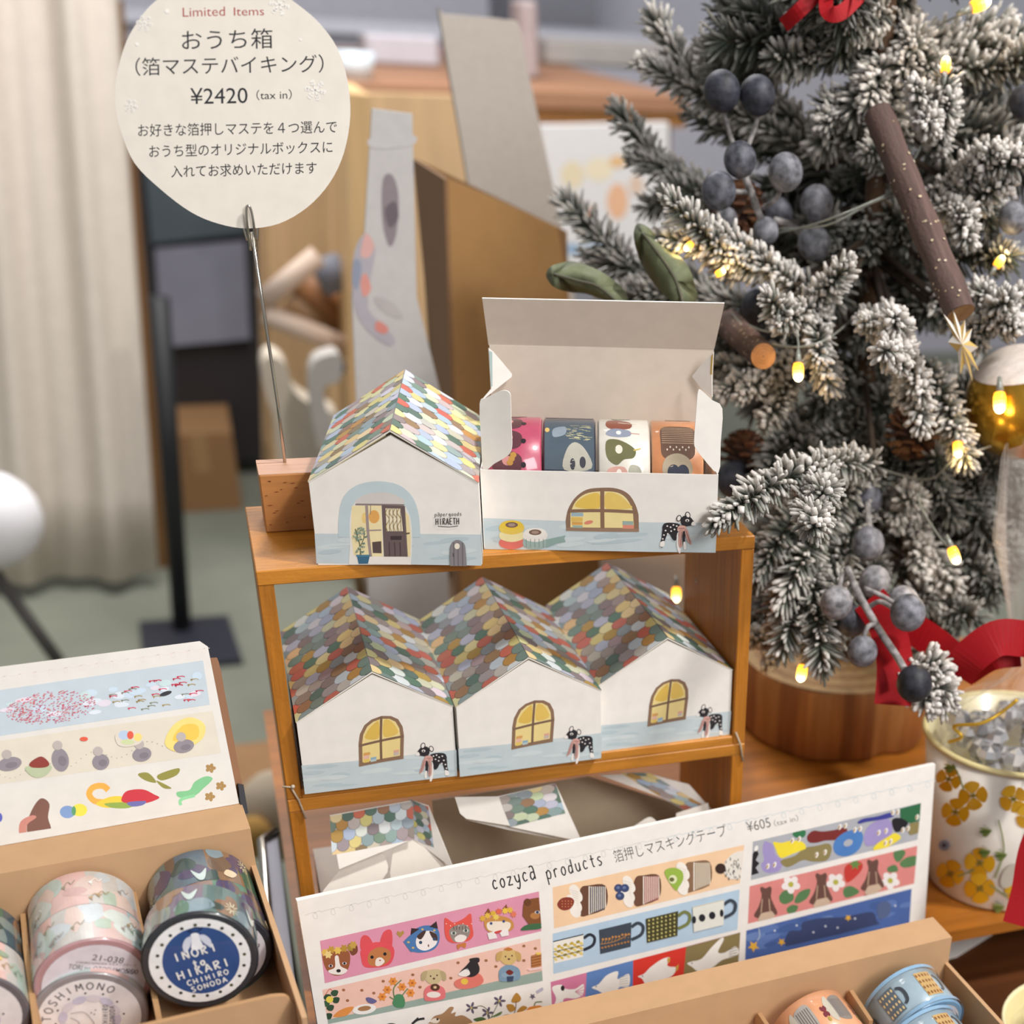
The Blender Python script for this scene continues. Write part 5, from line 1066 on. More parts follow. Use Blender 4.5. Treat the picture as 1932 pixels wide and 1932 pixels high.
BR = [  # tip px, tip k, base px, base k, needle px, frost, droop
 ((1212, 122), .90, (1540, 300), .93, 46, .80, .006), ((1390, 140), .92, (1570, 300), .93, 44, .75, .004), ((1300, 215), .94, (1540, 320), .94, 42, .5, 0),
 ((1195, 300), .95, (1480, 420), .95, 42, .50, .004), ((1260, 350), .97, (1490, 430), .96, 42, .4, 0), ((1112, 485), .95, (1400, 560), .93, 48, .55, 0), ((1200, 540), .93, (1420, 580), .92, 46, .5, 0),
 ((1236, 448), .80, (1560, 570), .86, 44, .78, .012), ((1330, 430), .81, (1500, 540), .84, 40, .9, .006), ((1600, 500), .79, (1500, 610), .84, 40, .85, 0), ((1470, 610), .79, (1560, 570), .84, 42, .85, 0), ((1545, 680), .80, (1540, 570), .84, 44, .75, 0),
 ((1700, 690), .775, (1670, 590), .86, 44, 1.0, .006), ((1635, 610), .79, (1700, 610), .85, 38, .95, 0), ((1740, 740), .79, (1690, 640), .85, 40, .95, 0), ((1812, 835), .83, (1750, 690), .87, 44, .70, .004), ((1850, 650), .83, (1760, 560), .87, 40, .8, 0),
 ((1352, 985), .678, (1650, 880), .84, 56, .62, .022), ((1470, 1150), .80, (1640, 900), .90, 56, .58, .03), ((1560, 1130), .84, (1650, 930), .92, 54, .5, .02), ((1430, 1090), .80, (1600, 900), .90, 52, .45, .03),
 ((1450, 1255), .86, (1590, 1120), .92, 34, .95, .01), ((1400, 745), .84, (1500, 670), .88, 34, .95, .0), ((1445, 800), .85, (1500, 700), .88, 36, .7, 0), ((1380, 700), .88, (1500, 660), .9, 36, .6, 0), ((1742, 1085), .90, (1720, 900), .95, 42, .9, 0), ((1690, 985), .89, (1720, 860), .95, 44, .75, 0),
 ((1440, -20), .87, (1690, 60), .88, 48, .7, 0), ((1480, 130), .86, (1690, 70), .88, 50, .65, .006), ((1560, 235), .86, (1700, 120), .88, 52, .7, .006), ((1640, 190), .84, (1700, 30), .88, 52, .75, 0), ((1760, 140), .84, (1690, 10), .88, 50, .85, 0), ((1500, 40), .85, (1680, 20), .88, 46, .85, 0), ((1620, 60), .83, (1720, -10), .87, 46, .9, 0),
 ((1728, 165), .79, (1765, 270), .86, 40, 1.0, .004), ((1790, 190), .80, (1765, 290), .86, 40, .95, 0), ((1560, 225), .86, (1700, 340), .9, 50, .65, .004), ((1640, 290), .84, (1720, 250), .88, 48, .6, 0), ((1885, 285), .80, (1765, 380), .87, 40, 1.0, .006), ((1900, 345), .81, (1775, 410), .87, 40, .95, 0), ((1830, 410), .81, (1760, 380), .86, 38, .95, 0),
 ((1945, 560), .81, (1790, 600), .86, 40, .9, .004), ((1915, 615), .80, (1800, 580), .86, 40, .95, 0), ((1870, 560), .83, (1760, 560), .88, 40, .7, 0), ((1960, 60), .87, (1740, 120), .89, 50, .75, .004), ((1950, 130), .86, (1740, 130), .89, 48, .7, 0), ((1900, 40), .88, (1720, 90), .89, 46, .7, 0),
 ((1790, 1312), .785, (1700, 1262), .80, 44, 1.1, .002), ((1785, 1268), .79, (1702, 1255), .80, 44, 1.1, 0), ((1752, 1335), .785, (1715, 1262), .80, 40, 1.1, 0), ((1905, 480), .86, (1740, 490), .9, 50, .4, 0), ((1890, 410), .86, (1740, 440), .9, 48, .55, 0), ((1940, 270), .86, (1770, 330), .9, 46, .8, 0)]
for i, (tp, kt, bp_, kb, npx, fr_, dr) in enumerate(BR):
    branch(atd(*tp, kt), atd(*bp_, kb), npx*kt/F, fr_*.9, 100+i, droop=dr, dens=2500, side=2 if (atd(*tp, kt)-atd(*bp_, kb)).length > .075 else 1, spread=.45)
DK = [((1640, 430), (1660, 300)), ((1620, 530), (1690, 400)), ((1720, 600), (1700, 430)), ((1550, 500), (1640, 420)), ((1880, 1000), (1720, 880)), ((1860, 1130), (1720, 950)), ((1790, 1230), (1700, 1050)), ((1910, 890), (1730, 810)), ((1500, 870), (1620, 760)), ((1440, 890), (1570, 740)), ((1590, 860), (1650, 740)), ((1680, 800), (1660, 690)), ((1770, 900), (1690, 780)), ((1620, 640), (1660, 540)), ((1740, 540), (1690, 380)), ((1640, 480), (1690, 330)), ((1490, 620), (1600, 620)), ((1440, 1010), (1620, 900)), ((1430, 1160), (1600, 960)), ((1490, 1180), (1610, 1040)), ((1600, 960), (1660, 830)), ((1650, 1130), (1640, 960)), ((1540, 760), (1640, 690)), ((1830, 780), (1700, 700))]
for i, (tp, bp_) in enumerate(DK): branch(atd(*tp, .90+.02*(i % 3)), atd(*bp_, .97), .0175, .36, 300+i, dens=2100, dark=.5, side=4)  # inner branches, needle colour darkened in place of shade
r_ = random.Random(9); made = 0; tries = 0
while made < 20 and tries < 500:     # far side and inside of the tree, shade put into the needle colour
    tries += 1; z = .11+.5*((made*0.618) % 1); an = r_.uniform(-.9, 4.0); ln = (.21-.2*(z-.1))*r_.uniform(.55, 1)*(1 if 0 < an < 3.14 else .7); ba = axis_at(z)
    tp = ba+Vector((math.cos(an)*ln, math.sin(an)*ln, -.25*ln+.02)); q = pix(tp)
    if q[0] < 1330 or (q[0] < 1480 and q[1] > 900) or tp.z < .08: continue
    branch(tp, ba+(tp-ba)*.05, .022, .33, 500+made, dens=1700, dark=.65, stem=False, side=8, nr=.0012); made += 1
# ------------------------------------------------------------------ ornaments on the tree
BG = 'blue berries on the tree'
def berry_sprig(label, stem, twigs, berries):
    c = atd(*stem[0]); t = thing('berry_sprig', label, 'artificial berries', c)
    b = MB(); b.tube(smooth([tuple(atd(*p)) for p in stem], 4, False), .0022, '#a29d9c', 8)
    for tw in twigs: b.tube(smooth([tuple(atd(*p)) for p in tw], 4, False), .0015, '#a09b9a', 7)
    b.build('stem', BERRY, t)
    for i, (x, y, k, rp, tone) in enumerate(berries):
        rr = random.Random(int(x*7+y)); c0, c1 = H(['#33353f', '#4a4c57', '#6a6b74', '#8b8a90', '#20222a'][tone]), H(['#4a4c57', '#757680', '#9a9aa0', '#b0adb0', '#3a3c44'][tone])
        ph = rr.uniform(0, 6)
        b = MB(); b.ball(atd(x, y, k), rp*k/F, mixc(c0, c1, .45), 28, 1.06); b.build('berry', BERRY, t)
berry_sprig('dark blue berry sprig on the upper left of the tree', [(1447, 440, .845), (1425, 385, .83), (1405, 330, .825)],
 [[(1395, 300, .82), (1376, 250, .815), (1362, 200, .81)], [(1405, 290, .82), (1425, 240, .815), (1432, 205, .81)], [(1422, 362, .83), (1395, 362, .825), (1368, 358, .82)], [(1440, 392, .835), (1465, 375, .825), (1474, 345, .82)]],
 [(1362, 172, .80, 35, 0), (1429, 180, .805, 34, 0), (1396, 301, .80, 31, 1), (1356, 360, .805, 33, 1), (1482, 325, .805, 33, 2)])
berry_sprig('grey berry cluster at the middle of the tree, behind the clear wire', [(1530, 470, .88), (1500, 430, .88), (1460, 415, .88)], [],
 [(1541, 384, .86, 32, 2), (1536, 459, .86, 31, 2), (1445, 436, .84, 24, 2), (1468, 402, .89, 27, 1), (1370, 415, .87, 22, 2)])
berry_sprig('frosted grey berry sprig hanging low over the red ribbon', [(1598, 1072, .80), (1625, 1130, .79), (1660, 1190, .785), (1690, 1235, .78), (1706, 1262, .775)],
 [[(1600, 1080, .80), (1588, 1090, .80), (1584, 1108, .795)], [(1630, 1110, .79), (1660, 1122, .79), (1690, 1140, .79)], [(1640, 1145, .79), (1660, 1135, .785), (1685, 1148, .78)], [(1652, 1178, .785), (1638, 1182, .785), (1630, 1200, .785)]],
 [(1578, 1137, .79, 31, 3), (1650, 1098, .815, 30, 3), (1607, 1172, .82, 29, 1), (1713, 1156, .775, 34, 2), (1703, 1138, .81, 32, 3), (1627, 1229, .785, 29, 2), (1725, 1290, .765, 34, 4)])
berry_sprig('blurred grey berries at the middle right of the lower branches', [(1636, 950, .87), (1640, 1000, .86)], [], [(1638, 1026, .83, 31, 2), (1635, 942, .88, 30, 1)])
berry_sprig('dark berries tucked behind the opened box lid', [(1430, 570, .90), (1400, 560, .92)], [], [(1428, 580, .89, 31, 0), (1385, 905, .92, 34, 0)])
berry_sprig('grey berries at the right picture edge', [(1900, 330, .86), (1915, 380, .85)], [], [(1934, 192, .84, 30, 0), (1912, 412, .84, 28, 2)])
def twig(label, p0, p1, r0, r1, cut):
    A, B = atd(*p0), atd(*p1); ax_ = (B-A).normalized(); M = rmat(A, ax_, (0, 0, 1) if abs(ax_.z) < .9 else (0, 1, 0)); Lg = (B-A).length; t = thing('twig', label, 'wood stick', M=M)
    b = MB(); rr = random.Random(5); n = 24; R_ = []
    prof = [(r0+(r1-r0)*i/14)*(1+.05*math.sin(i*1.7)) for i in range(15)]
    for i, q in enumerate(prof): R_.append([b.v(M @ Vector((q*(1+.04*math.sin(3*2*math.pi*k/n+i*.5))*math.cos(2*math.pi*k/n), q*math.sin(2*math.pi*k/n), Lg*i/14))) for k in range(n)])
    for i in range(14):
        for k in range(n): b.f((R_[i][k], R_[i][(k+1) % n], R_[i+1][(k+1) % n], R_[i+1][k]), '#66504a', True)
    for i in range(90):
        a_ = rr.uniform(0, 6.283); z = rr.uniform(.06, .97)*Lg; q = (r0+(r1-r0)*z/Lg)*1.055; s = rr.uniform(.0005, .001)
        b.poly([M @ Vector((q*math.cos(a_+s/q*math.cos(w_)), q*math.sin(a_+s/q*math.cos(w_)), z+s*.8*math.sin(w_))) for w_ in (2*math.pi*j/8 for j in range(8))], rr.choice(['#d8c4a4', '#c9b08c', '#e0d0b4']))
    b.build('bark', TWIG, t)
    for z, R0_, sg in ((0, R_[0], -1), (Lg, R_[-1], 1)):
        b = MB(); q = prof[0] if z == 0 else prof[-1]; Mz = M @ Matrix.Translation((0, 0, z+sg*.0002))
        b.lathe([(q*(1-.12*j), sg*.0001*j) for j in range(9)], Mz, cut, 24, [mixc(H(cut), H('#7a4a26'), .18*(j % 2)) for j in range(8)]); b.build('cut_end', mat('stump_wood', rough=.6), t)
twig('long brown bark stick with pale dots lying across the tree', (1657, 215, .80), (1812, 592, .775), .0085, .0088, '#8a6848')
twig('short bark stick with orange cut end beside the opened box', (1375, 612, .88), (1440, 672, .80), .0088, .0076, '#c98a50')
def pinecone(label, px, py, k, rp, col):
    c = atd(px, py, k); R_ = rp*k/F; t = thing('pine_cone', label, 'pine cone', c); b = MB(); b.ball(c, R_*.7, '#3a281e', 14, 1.15); b.build('core', BARK, t)
    b = MB()
    for i in range(70):
        zf = 1-2*(i+.5)/70; a_ = i*2.39996; q = math.sqrt(1-zf*zf); d = Vector((q*math.cos(a_), q*math.sin(a_), zf*1.2)).normalized(); s = d.cross(Vector((0, 0, 1))).normalized(); u = s.cross(d)
        p0 = c+d*R_*.55-u*R_*.05; tp = c+d*R_*1.05+u*R_*.12; w_ = R_*.22
        b.prism([p0-s*w_*.5, tp-s*w_-u*R_*.05, tp+u*R_*.04, tp+s*w_-u*R_*.05, p0+s*w_*.5], u*R_*.06, random.Random(i).choice([col, '#7a5236', '#5f4030']))
    b.build('scales', BARK, t)
pinecone('dark pine cone behind the upper berry sprig', 1395, 395, .90, 50, '#6a4632')
pinecone('brown pine cone in the lower middle of the tree', 1722, 815, .88, 50, '#a8764e')
pinecone('reddish brown pine cone beside the opened box', 1405, 860, .93, 46, '#8a5638')
def leaf(label, pts, mid, k):
    b = MB(); t = thing('eucalyptus_leaf', label, 'leaf', atd(*mid[-1], k))
    P_ = [atd(x, y, k-.02*math.sin(i*.6)) for i, (x, y) in enumerate(smooth(pts, 4))]; n = len(P_)
    c = [atd(x, y, k-.022) for x, y in smooth(mid, 4, False)]
    i0 = [b.v(p) for p in P_]; j0 = [b.v(p) for p in c]
    for i in range(n):
        p, q = P_[i], P_[(i+1) % n]; m_ = min(range(len(c)), key=lambda j: (c[j]-p).length); m2 = min(range(len(c)), key=lambda j: (c[j]-q).length)
        b.f((i0[i], i0[(i+1) % n], j0[m2], j0[m_]) if m_ != m2 else (i0[i], i0[(i+1) % n], j0[m_]), '#6f7558' if i < n/2 else '#646b50', True)
    o = b.build('blade', mat('leaf_skin', rough=.7, noise=.1, nscale=300), t); sm = o.modifiers.new('thickness', 'SOLIDIFY'); sm.thickness = .0007
    b = MB(); b.tube([p+(CPOS-p).normalized()*.0006 for p in c], .0009, '#4d4a3a', 6); b.build('midrib', PAINT, t)
leaf('olive green leaf lying over the opened lid edge', [(1032, 514), (1050, 498), (1085, 496), (1130, 512), (1165, 535), (1184, 566), (1150, 566), (1105, 552), (1060, 548), (1040, 535)], [(1045, 518), (1090, 530), (1130, 542), (1175, 580)], .80)
leaf('upright olive green leaf behind the opened lid', [(1208, 422), (1230, 436), (1262, 470), (1295, 500), (1312, 540), (1310, 570), (1268, 568), (1225, 520), (1200, 470), (1197, 435)], [(1212, 440), (1250, 490), (1275, 530), (1290, 580)], .80)
# light string: clear wire with warm bulbs
t = thing('light_string', 'clear wire string of warm little bulbs wound through the tree', 'string lights', atd(1500, 640, .80))
b = MB()
for path in ([(1380, 590, .86), (1430, 640, .82), (1500, 655, .80), (1560, 640, .80), (1610, 600, .84)], [(1385, 600, .86), (1440, 625, .83), (1500, 630, .80), (1505, 680, .785)], [(1465, 440, .85), (1530, 425, .82), (1600, 400, .80), (1690, 360, .80)], [(1465, 432, .85), (1560, 425, .81), (1640, 385, .80), (1690, 366, .80)], [(1690, 360, .80), (1750, 250, .84), (1785, 130, .80)], [(1785, 130, .80), (1760, 60, .85), (1850, 12, .80)], [(1590, 860, .88), (1740, 905, .86), (1800, 868, .83), (1880, 838, .86)], [(1740, 905, .86), (1735, 950, .84), (1770, 1010, .82), (1798, 1042, .80)], [(1530, 1170, .88), (1520, 1220, .85), (1514, 1260, .83)], [(1880, 838, .86), (1900, 790, .85), (1886, 740, .83)]):
    b = MB(); b.tube(smooth([tuple(atd(*p)) for p in path], 5, False), .0007, '#8d8f86', 6); b.build('wire', WIRE, t)
for x, y, k, dx, dy, s in ((1506, 700, .785, 0, 1, 1), (1886, 757, .82, 0, 1, 1.2), (1807, 846, .825, .1, 1, .9), (1800, 1046, .80, .4, 1, 1), (1513, 1268, .825, -.2, 1, 1), (1784, 124, .795, .1, -1, .9), (1848, 8, .80, .9, -.4, 1.2), (1885, 495, .84, .6, -.8, .8), (1300, 464, .80, -.5, .5, .6), (1358, 515, .81, .6, -.3, .6), (1276, 1120, .98, 0, 1, 1)):
    c = atd(x, y, k); d = (atd(x+dx*30, y+dy*30, k)-c).normalized(); M = rmat(c-d*.004*s, d, (CPOS-c).normalized())
    b = MB(); q = .0031*s; pf = [(q*.2, -.001), (q*.85, 0), (q, .002*s), (q, .0042*s), (q*.98, .006*s), (q*.9, .0078*s), (q*.6, .0092*s), (q*.25, .0098*s), (0.00001, .01*s)]
    b.lathe(pf, M, '#ffcf60', 14, ['#c87a1c', '#d88a20', '#f0a42c', '#ffbe48', '#ffd878', '#fff0c0', '#fff4d0', '#fff4d0']); bu = b.build('bulb', BULB, t)
    b = MB(); b.tube([c-d*.004*s, c-d*.012*s], [.0022*s, .0010*s], '#d9c9a0', 8); b.build('socket', WIRE, bu)
    l = bpy.data.lights.new('bulb_glow', 'POINT'); l.energy = .016*s; l.color = (1, .68, .28); l.shadow_soft_size = .004; lo = bpy.data.objects.new('bulb_glow', l); COL.objects.link(lo); lo.location = c+d*.0085*s; lo.parent = t; lo.location = MW[t.name].inverted() @ lo.location
# star, bauble, ribbons
c0 = atd(1815, 650, .775); Nn = (CPOS-c0).normalized(); fs = plane_fn(c0, Nn)
SZ = lambda x, y: (1700+x/6.44, 560+y/6.44)
tips = [(512, 203), (620, 120), (778, 275), (865, 380), (938, 612), (945, 905), (872, 1032), (720, 945), (570, 552)]
b = MB(); cc = (742, 580); n = len(tips); rp_ = lambda p, q, f_: (cc[0]+((p[0]+q[0])/2-cc[0])*f_, cc[1]+((p[1]+q[1])/2-cc[1])*f_)
for sgn in (1, -1):
    ctr = fs(*SZ(*cc), .004*sgn)
    for i, p in enumerate(tips):
        vL = rp_(tips[i-1], p, .55); vR = rp_(p, tips[(i+1) % n], .55)
        b.poly([ctr, fs(*SZ(*vL), 0), fs(*SZ(*p), .0004*sgn)], '#c9a75c'); b.poly([ctr, fs(*SZ(*p), .0004*sgn), fs(*SZ(*vR), 0)], '#f3ebe2')
tag(b.build('star_ornament', mat('foil_card', rough=.3, coat=.4)), 'folded paper star with gold and white facets hanging right of the tree', 'ornament')
t = thing('bauble', 'gold and white brushed bauble at the right edge below the star', 'ornament', atd(1925, 760, .86))
c = atd(1925, 760, .86); Rb = 105*.86/F
b = MB(); M = rmat(c, (-.25, 0, 1), (0, 1, 0)); b.lathe([(Rb*math.sin(a_), Rb*math.cos(a_)) for a_ in (math.pi*(.28+.72*i/20) for i in range(21))], M, '#b58a2c', 32); b.build('gold_shell', mat('gold_leaf', '#c49a3a', rough=.25, metal=.9, bump=.3, bscale=120), t)
b = MB(); b.lathe([(Rb*1.01*math.sin(a_)+.00001, Rb*1.01*math.cos(a_)) for a_ in (math.pi*(.29*i/8) for i in range(9))], M, '#e6dbd3', 32)
b.build('white_cap', mat('brushed_white', rough=.6, grain=((30, 400, 400), .2)), t)
b = MB(); b.tube(smooth([tuple(p) for p in (c+Vector((-.25, 0, 1)).normalized()*Rb, atd(1890, 640, .865), atd(1840, 590, .87), atd(1800, 570, .88))], 4, False), .0006, '#c9a75c', 6); b.build('hanging_thread', WIRE, t)
def ribbon(name, label, path, wd, parent=None, wv=None):
    """path of (x, y, k) pixels; the band is wd pixels wide"""
    b = MB(); P_ = [atd(*p) for p in smooth(path, 6, False)]; n = len(P_); Lf = []; Rt = []
    for i, p in enumerate(P_):
        d = (P_[min(n-1, i+1)]-P_[max(0, i-1)]).normalized(); v = (wv[0]*(1-i/(n-1))+wv[1]*i/(n-1)) if wv else d.cross((CPOS-p).normalized()); v = Vector(v).normalized()*(wd*p.length*0+wd*.82/F/2)
        Lf.append(b.v(p-v)); Rt.append(b.v(p+v))
    for i in range(n-1): b.f((Lf[i], Rt[i], Rt[i+1], Lf[i+1]), '#a8141c')
    o = b.build(name, RIBBON, parent); sm = o.modifiers.new('thickness', 'SOLIDIFY'); sm.thickness = .0004
    if not parent: tag(o, label, 'ribbon')
    return o
ribbon('ribbon', 'red satin ribbon tail hanging below the frosted berry sprig', [(1640, 1130, .81), (1672, 1180, .80), (1688, 1250, .79), (1684, 1330, .785)], 66)
ribbon('ribbon', 'dark red ribbon running behind the low berries toward the bucket bag', [(1690, 1170, .83), (1745, 1200, .82), (1790, 1235, .81), (1822, 1268, .80)], 60)
ribbon('ribbon', 'red ribbon loop at the top edge of the picture on the tree', [(1562, -30, .80), (1560, 20, .79), (1590, 22, .79), (1640, -30, .80)], 26)
ribbon('ribbon', 'pointed red ribbon end near the tree top', [(1478, 48, .81), (1510, 18, .80), (1560, -30, .80)], 26)
# ------------------------------------------------------------------ flowered bucket, its bag of sweets, and the yellow cup
BX, BY, BR0, BR1, BH = .424, .002, .0440, .0560, .104
t = thing('bucket', 'white bucket with painted yellow flowers and pale yellow rim on the table', 'bucket', (BX, BY, .0002))
M = Matrix.Translation((BX, BY, .0003)); b = MB()
b.lathe([(.00001, .0), (BR0*.96, 0), (BR0, .002), (BR1, BH), (BR1-.0015, BH), (BR0-.002, .003), (.00001, .003)], M, '#efe9e0', 56, ['#e0d8cc', '#e9e2d8', '#efe9e0', '#e9e0bc', '#e2d8b0', '#d8cfb0'])
def cone(x, y, l):
    d = ray(x, y); o = CPOS-Vector((BX, BY, .0003)); k = (BR1-BR0)/(BH-.002); r0 = BR0-k*.002
    A_ = d.x**2+d.y**2-k*k*d.z**2; B_ = o.x*d.x+o.y*d.y-k*d.z*(r0+k*o.z); C_ = o.x**2+o.y**2-(r0+k*o.z)**2; D_ = B_*B_-A_*C_
    if D_ < 0: D_ = 0
    s = (-B_-math.sqrt(D_))/A_; p = CPOS+d*s; n = Vector((p.x-BX, p.y-BY, 0)).normalized(); return p+n*(l+.0001)
a = Art(b, cone, 1e-5); a.bend = (0, 5); rr = random.Random(8)
for x, y, s in ((1790, 1470, 22), (1836, 1501, 25), (1803, 1532, 24), (1912, 1507, 24), (1849, 1627, 26), (1794, 1648, 24), (1849, 1675, 26), (1917, 1678, 20), (1940, 1540, 22), (1900, 1600, 0)):
    if not s: continue
    an0 = rr.uniform(0, 1.5)
    for k in range(4):
        an = an0+k*1.571; a.blob([(x+s*.15*math.cos(an), y+s*.15*math.sin(an)), (x+s*1.0*math.cos(an-.68), y+s*1.0*math.sin(an-.68)), (x+s*1.12*math.cos(an), y+s*1.12*math.sin(an)), (x+s*1.0*math.cos(an+.68), y+s*1.0*math.sin(an+.68))], ['#e8b020', '#e3a71c', '#efbc2e', '#e6ac26'][k])
    a.ell(x, y, 5, 4, '#8a7a2c')
    for k in range(6): a.ell(x+7*math.cos(k), y+6*math.sin(k), 1.4, 1.4, '#6a6a2a', n=6)
for p in ([(1884, 1545), (1892, 1580), (1893, 1610), (1878, 1655)], [(1800, 1440), (1812, 1465), (1820, 1490)], [(1810, 1652), (1840, 1640)], [(1868, 1668), (1900, 1690)]): a.line(p, 3, '#9aa46a')
for x, y in ((1872, 1565), (1870, 1604), (1900, 1610), (1806, 1445), (1895, 1708)):
    for k in range(4): an = 2.4+k*.5; a.blob([(x, y), (x+16*math.cos(an), y+8*math.sin(an)-3), (x+24*math.cos(an), y+14*math.sin(an)), (x+14*math.cos(an), y+14*math.sin(an)+3)], ['#7d8f4a', '#5f7a3c', '#9aa860', '#4f6a3a'][k])
a.ell(1784, 1594, 10, 10, '#8fa4c8'); a.ell(1784, 1594, 4, 4, '#3f4a6a'); a.ell(1905, 1650, 26, 14, '#ddd8cc', -60)
b.build('body', ENAMEL, t)
b = MB(); b.lathe([(BR1-.0012, BH-.0018), (BR1+.0018, BH-.001), (BR1+.002, BH+.001), (BR1, BH+.002), (BR1-.0018, BH+.001), (BR1-.0012, BH-.0018)], M, '#e6d8a0', 56); part_label(b.build('rim', ENAMEL, t), 'pale yellow rim')
def sweets_bag(label, cx, cy, z0, rad, n, seed, flare=None):
    t = thing('sweets_bag', label, 'bag', (cx, cy, z0)); rr = random.Random(seed); b = MB()
    for i in range(n):
        q = rad*math.sqrt(rr.random())*.85; an = rr.uniform(0, 6.283); p = Vector((cx+q*math.cos(an), cy+q*math.sin(an), z0+rr.uniform(0, .016)+.01*(1-q/rad)))
        i0 = len(b.Fc); b.ball(p, rr.uniform(.006, .0095), '#9b9da2', 8, rr.uniform(.6, 1))
        for k in range(i0, len(b.Fc)): b.C[k] = H(rr.choice(['#8d9098', '#b5b8be', '#6f737b', '#a0a3a8', '#d9dadd'])); b.S[k] = False
    o = b.build('sweets', mat('silver_wrap', rough=.25, coat=.5, metal=.3), t); o['kind'] = 'stuff'
    b = MB(); prof = [(rad*1.0, 0), (rad*1.02, .012), (rad*.8, .034), (rad*.35, .05)]+([(rad*.10, .066), (rad*.30, .085), (rad*.62, .14), (rad*.7, .19)] if flare else [(rad*.1, .056)])
    M = Matrix.Translation((cx, cy, z0-.002)); R_ = []
    for i, (q, z) in enumerate(prof):
        R_.append([b.v(M @ Vector((q*(1+.13*math.sin(k*2.9+i*1.3))*math.cos(2*math.pi*k/30), q*(1+.13*math.sin(k*2.9+i*1.3))*math.sin(2*math.pi*k/30), z+.004*math.sin(k*1.7+i)))) for k in range(30)])
    for i in range(len(prof)-1):
        for k in range(30): b.f((R_[i][k], R_[i][(k+1) % 30], R_[i+1][(k+1) % 30], R_[i+1][k]), '#fbefe6', False)
    b.build('clear_film', CELLO, t); return t
tb_ = sweets_bag('clear film bag of silver sweets in the flowered bucket, top flaring up with red bow', BX+.004, BY+.004, .086, .047, 60, 4, True)
b = MB(); b.tube(smooth([tuple(atd(*p)) for p in ((1790, 1400, .83), (1815, 1390, .82), (1800, 1370, .82), (1850, 1365, .81), (1888, 1345, .81), (1920, 1320, .81))], 5, False), .0011, '#d9b13c', 8); part_label(b.build('gold_tie', mat('gold_tie', '#e0b53c', rough=.25, metal=.5), tb_), 'gold twist tie')
zk = .86
ribbon('bow', '', [(1805, 1275, .80), (1830, 1240, .79), (1880, 1205, .785), (1930, 1205, .79), (1975, 1215, .80)], 66, tb_)
ribbon('bow', '', [(1822, 1268, .815), (1870, 1238, .80), (1925, 1230, .80)], 54, tb_)
ribbon('ribbon_tail', '', [(1960, 1222, .785), (2010, 1340, .768), (1992, 1500, .768), (1950, 1600, .772), (1935, 1680, .774), (1918, 1745, .774)], 50, tb_)
cc_ = atd(2035, 1936, .79); CZ = -.0548; CHt = cc_.z-CZ; M = Matrix.Translation((cc_.x, cc_.y, CZ)); CR = 146*.79/F
t = thing('cup', 'pale yellow cup at the bottom right corner holding grey wrapped sweets', 'cup', (cc_.x, cc_.y, CZ)); b = MB()
b.lathe([(.00001, 0), (CR*.74, 0), (CR*.78, .003), (CR, CHt), (CR*.985, CHt+.002), (CR*.95, CHt), (CR*.72, .006), (.00001, .006)], M, '#e9dfae', 48, ['#d8cc9a', '#e0d5a4', '#e9dfae', '#f0e6b8', '#f0e6b8', '#e6d8a0', '#d8cc9a']); b.build('body', ENAMEL, t)
sweets_bag('clear film bag of grey wrapped sweets inside the pale yellow cup', cc_.x, cc_.y, cc_.z-.026, CR*.8, 40, 9)
# white sheet lying below the table edge and pale tray left of the shelf
b = MB(); b.prism([atz(x, y, -.0546) for x, y in ((1735, 1772), (1772, 1766), (1872, 1764), (1805, 1806), (1770, 1815))], (0, 0, .0008), '#f2ece6')
tag(b.build('paper_sheet', PAPER), 'white paper sheet lying under the table edge beside the right kraft box', 'paper')
t = thing('tray', 'pale lavender tray with a silver rim standing low left of the shelf', 'tray', (-.03, .06, -.3))
zt = -.02; q_ = [atz(498, 1592, zt), atz(585, 1560, zt), atz(610, 1900, zt), atz(588, 1850, zt)]
q_ = [Vector(v) for v in (atz(494, 1590, zt), atz(575, 1566, zt))]; q_ += [Vector((-.010, -.045, zt)), Vector((-.0215, -.045, zt))]; q_[1].x = -.0075
b = MB(); b.prism(q_, (0, 0, -.28), '#c6c5d2', '#b9b8c6'); b.build('body', PAINT, t)
b = MB(); b.tube([q_[1]+Vector((0, 0, .002)), q_[0]+Vector((0, 0, .002)), q_[3]+Vector((0, 0, .002))], .0028, '#cfc8bd', 8); b.build('rim', METAL, t)
# ------------------------------------------------------------------ behind: the blurred shop
def slab(name, px, Y, th, col, m, label=None, cat=None, parent=None, extra=None, lean=0, yaw=0):
    N = Vector((math.sin(yaw), -1, lean)).normalized(); P0 = aty(px[0][0], px[0][1], Y); b = MB()
    b.prism([onp(x, y, P0, N) for x, y in px], -N*th, col)
    if extra: a = Art(b, lambda x, y, l: onp(x, y, P0, N)+N*l, 5e-5); a.z = 4; extra(a)
    o = b.build(name, m, parent)
    if label: tag(o, label, cat)
    return o
